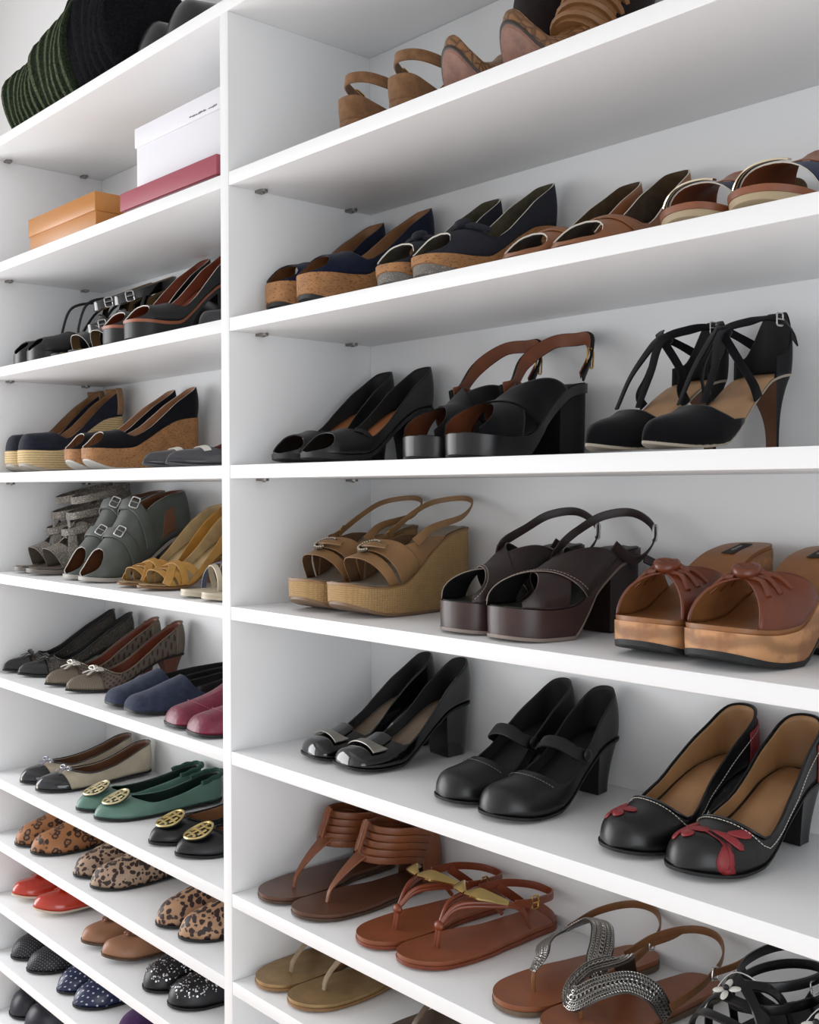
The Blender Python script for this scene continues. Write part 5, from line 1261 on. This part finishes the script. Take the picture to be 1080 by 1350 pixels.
wb = lidbox('white_box', 'tall white card box with overlapping lid on the red box', -.312, -.040, .028, .208, .0342, .1075, .138, WC, WC)
INK = M('faded_ink', '#6d6d74', 'plain'); rng = random.Random(5); parts = []
for wi, (a, b) in enumerate(((.030, .050), (.055, .076), (.082, .104))):        # faint handwritten line on the lid, not legible
    x = a
    while x < b:
        h = rng.uniform(.0008, .0022); w = rng.uniform(.0012, .003); parts.append(boxv(x, x+w, -.0907, -.0899, .0795+rng.uniform(-.0006, .0006), .0795+h)); x += w+.0006
V, F = join(*parts); mobj('handwriting', V, F, INK, wb)

# ================================================================== things on top of the unit
KNIT = M('dark_green_knit', '#242b20', 'knit'); KNITL = M('light_green_rib', '#4c543f', 'knit'); KBLK = M('black_knit', '#17171a', 'knit')
ZTOP = ZT[0]+.0006
kb = empty('knit_bundle', (-.775, .10, ZTOP+.001)); tag(kb, 'dark green ribbed knit bundle lying on top of the unit', 'knitwear')
def ribbed(x0, x1, rz0, rz1, ry, n, mats, tilt=.25, name='ribbed_roll', seed=1, endcap=.6):
    rng = random.Random(seed); rows_ = n*6; k = 30; V = []; F = []; fm = []
    for i in range(rows_+1):
        u = i/rows_; cap = min(1, (1-(1-min(1, u/.22))**2)**.5+.02) if endcap else 1
        rz = (rz0+(rz1-rz0)*u)*cap; r2 = ry*cap; ph = (i % 6)/6; rib = .0045*abs(math.sin(PI*ph))+rng.uniform(-.0006, .0006)
        for j in range(k):
            a = 2*PI*j/k; zz = (rz+rib)*math.sin(a); yy = (r2+rib)*math.cos(a)*(1+.04*math.sin(3*a+u*5))
            zz = max(zz, -rz*.86)
            V.append((x0+(x1-x0)*u+tilt*(zz)*-.35+.010*math.sin(a*2+u*3), yy, zz+rz1*.0+.86*max(rz0, rz)*1.0))
    for i in range(rows_):
        for j in range(k):
            F.append([i*k+j, i*k+(j+1) % k, (i+1)*k+(j+1) % k, (i+1)*k+j]); fm.append(1 if i % 6 in (2, 3) else 0)
    F.append(list(range(k))[::-1]); F.append([rows_*k+j for j in range(k)]); fm += [0, 0]
    return mobj(name, V, F, mats, kb, fmat=fm, angle=80)
ribbed(-.060, .120, .076, .090, .085, 8, [KNIT, KNITL], seed=2)
ribbed(.105, .255, .092, .120, .090, 6, [KNIT, KNITL], seed=3, endcap=0)
ribbed(.240, .395, .122, .092, .085, 6, [KBLK, KBLK], seed=4, endcap=0, name='dark_roll')
a = np.linspace(0, 2*PI, 30, endpoint=False)
pts = np.stack([.112-.02*np.sin(a), np.cos(a)*.087, .090+np.sin(a)*.0855], -1)
free(kb, 'silver_band', M('silver_satin_band', '#8c8c94', 'satin'), pts, .012, .002, ctr=(.112, 0, .090), n=60, closed=True)
PUFF = M('black_puffy_leather', '#0b0a0c', 'leather', rough=.3)
def puffy(o, m):
    l = Last(m, L=.20, W=.046, H=.014, z0=.006, toe=(.2, 2.2), hh=(.056, .070, .074, .078), hcap=.16, n=2.0)
    upper(l, o, [PUFF, BLACK_LIN], .52, .12, [(.3, .06), (.6, .06), (.8, .06), (1, .06)]); insole(l, o, BLACK_LIN); outsole(l, o, RUB)
    for k in range(7):
        t0 = .05+.035*k; cord(o, 'gather', PUFF, [l.P(.02+.015*k, -.97+.05*k, 0), l.P(t0+.02, -.80+.03*k, .001), l.P(t0+.07, -.55+.04*k, 0)], np.array([.0006]+[.0022]*10+[.0006]), 12, k=6)
pair('puffy_slipper', 'black glossy gathered slipper on top of the unit', 'slipper', 0, [(-.300, .030, 0), (-.195, .026, 0)], puffy,
     ('next to the knit bundle', 'farther from the knit bundle'), 'black gathered slipper pair')
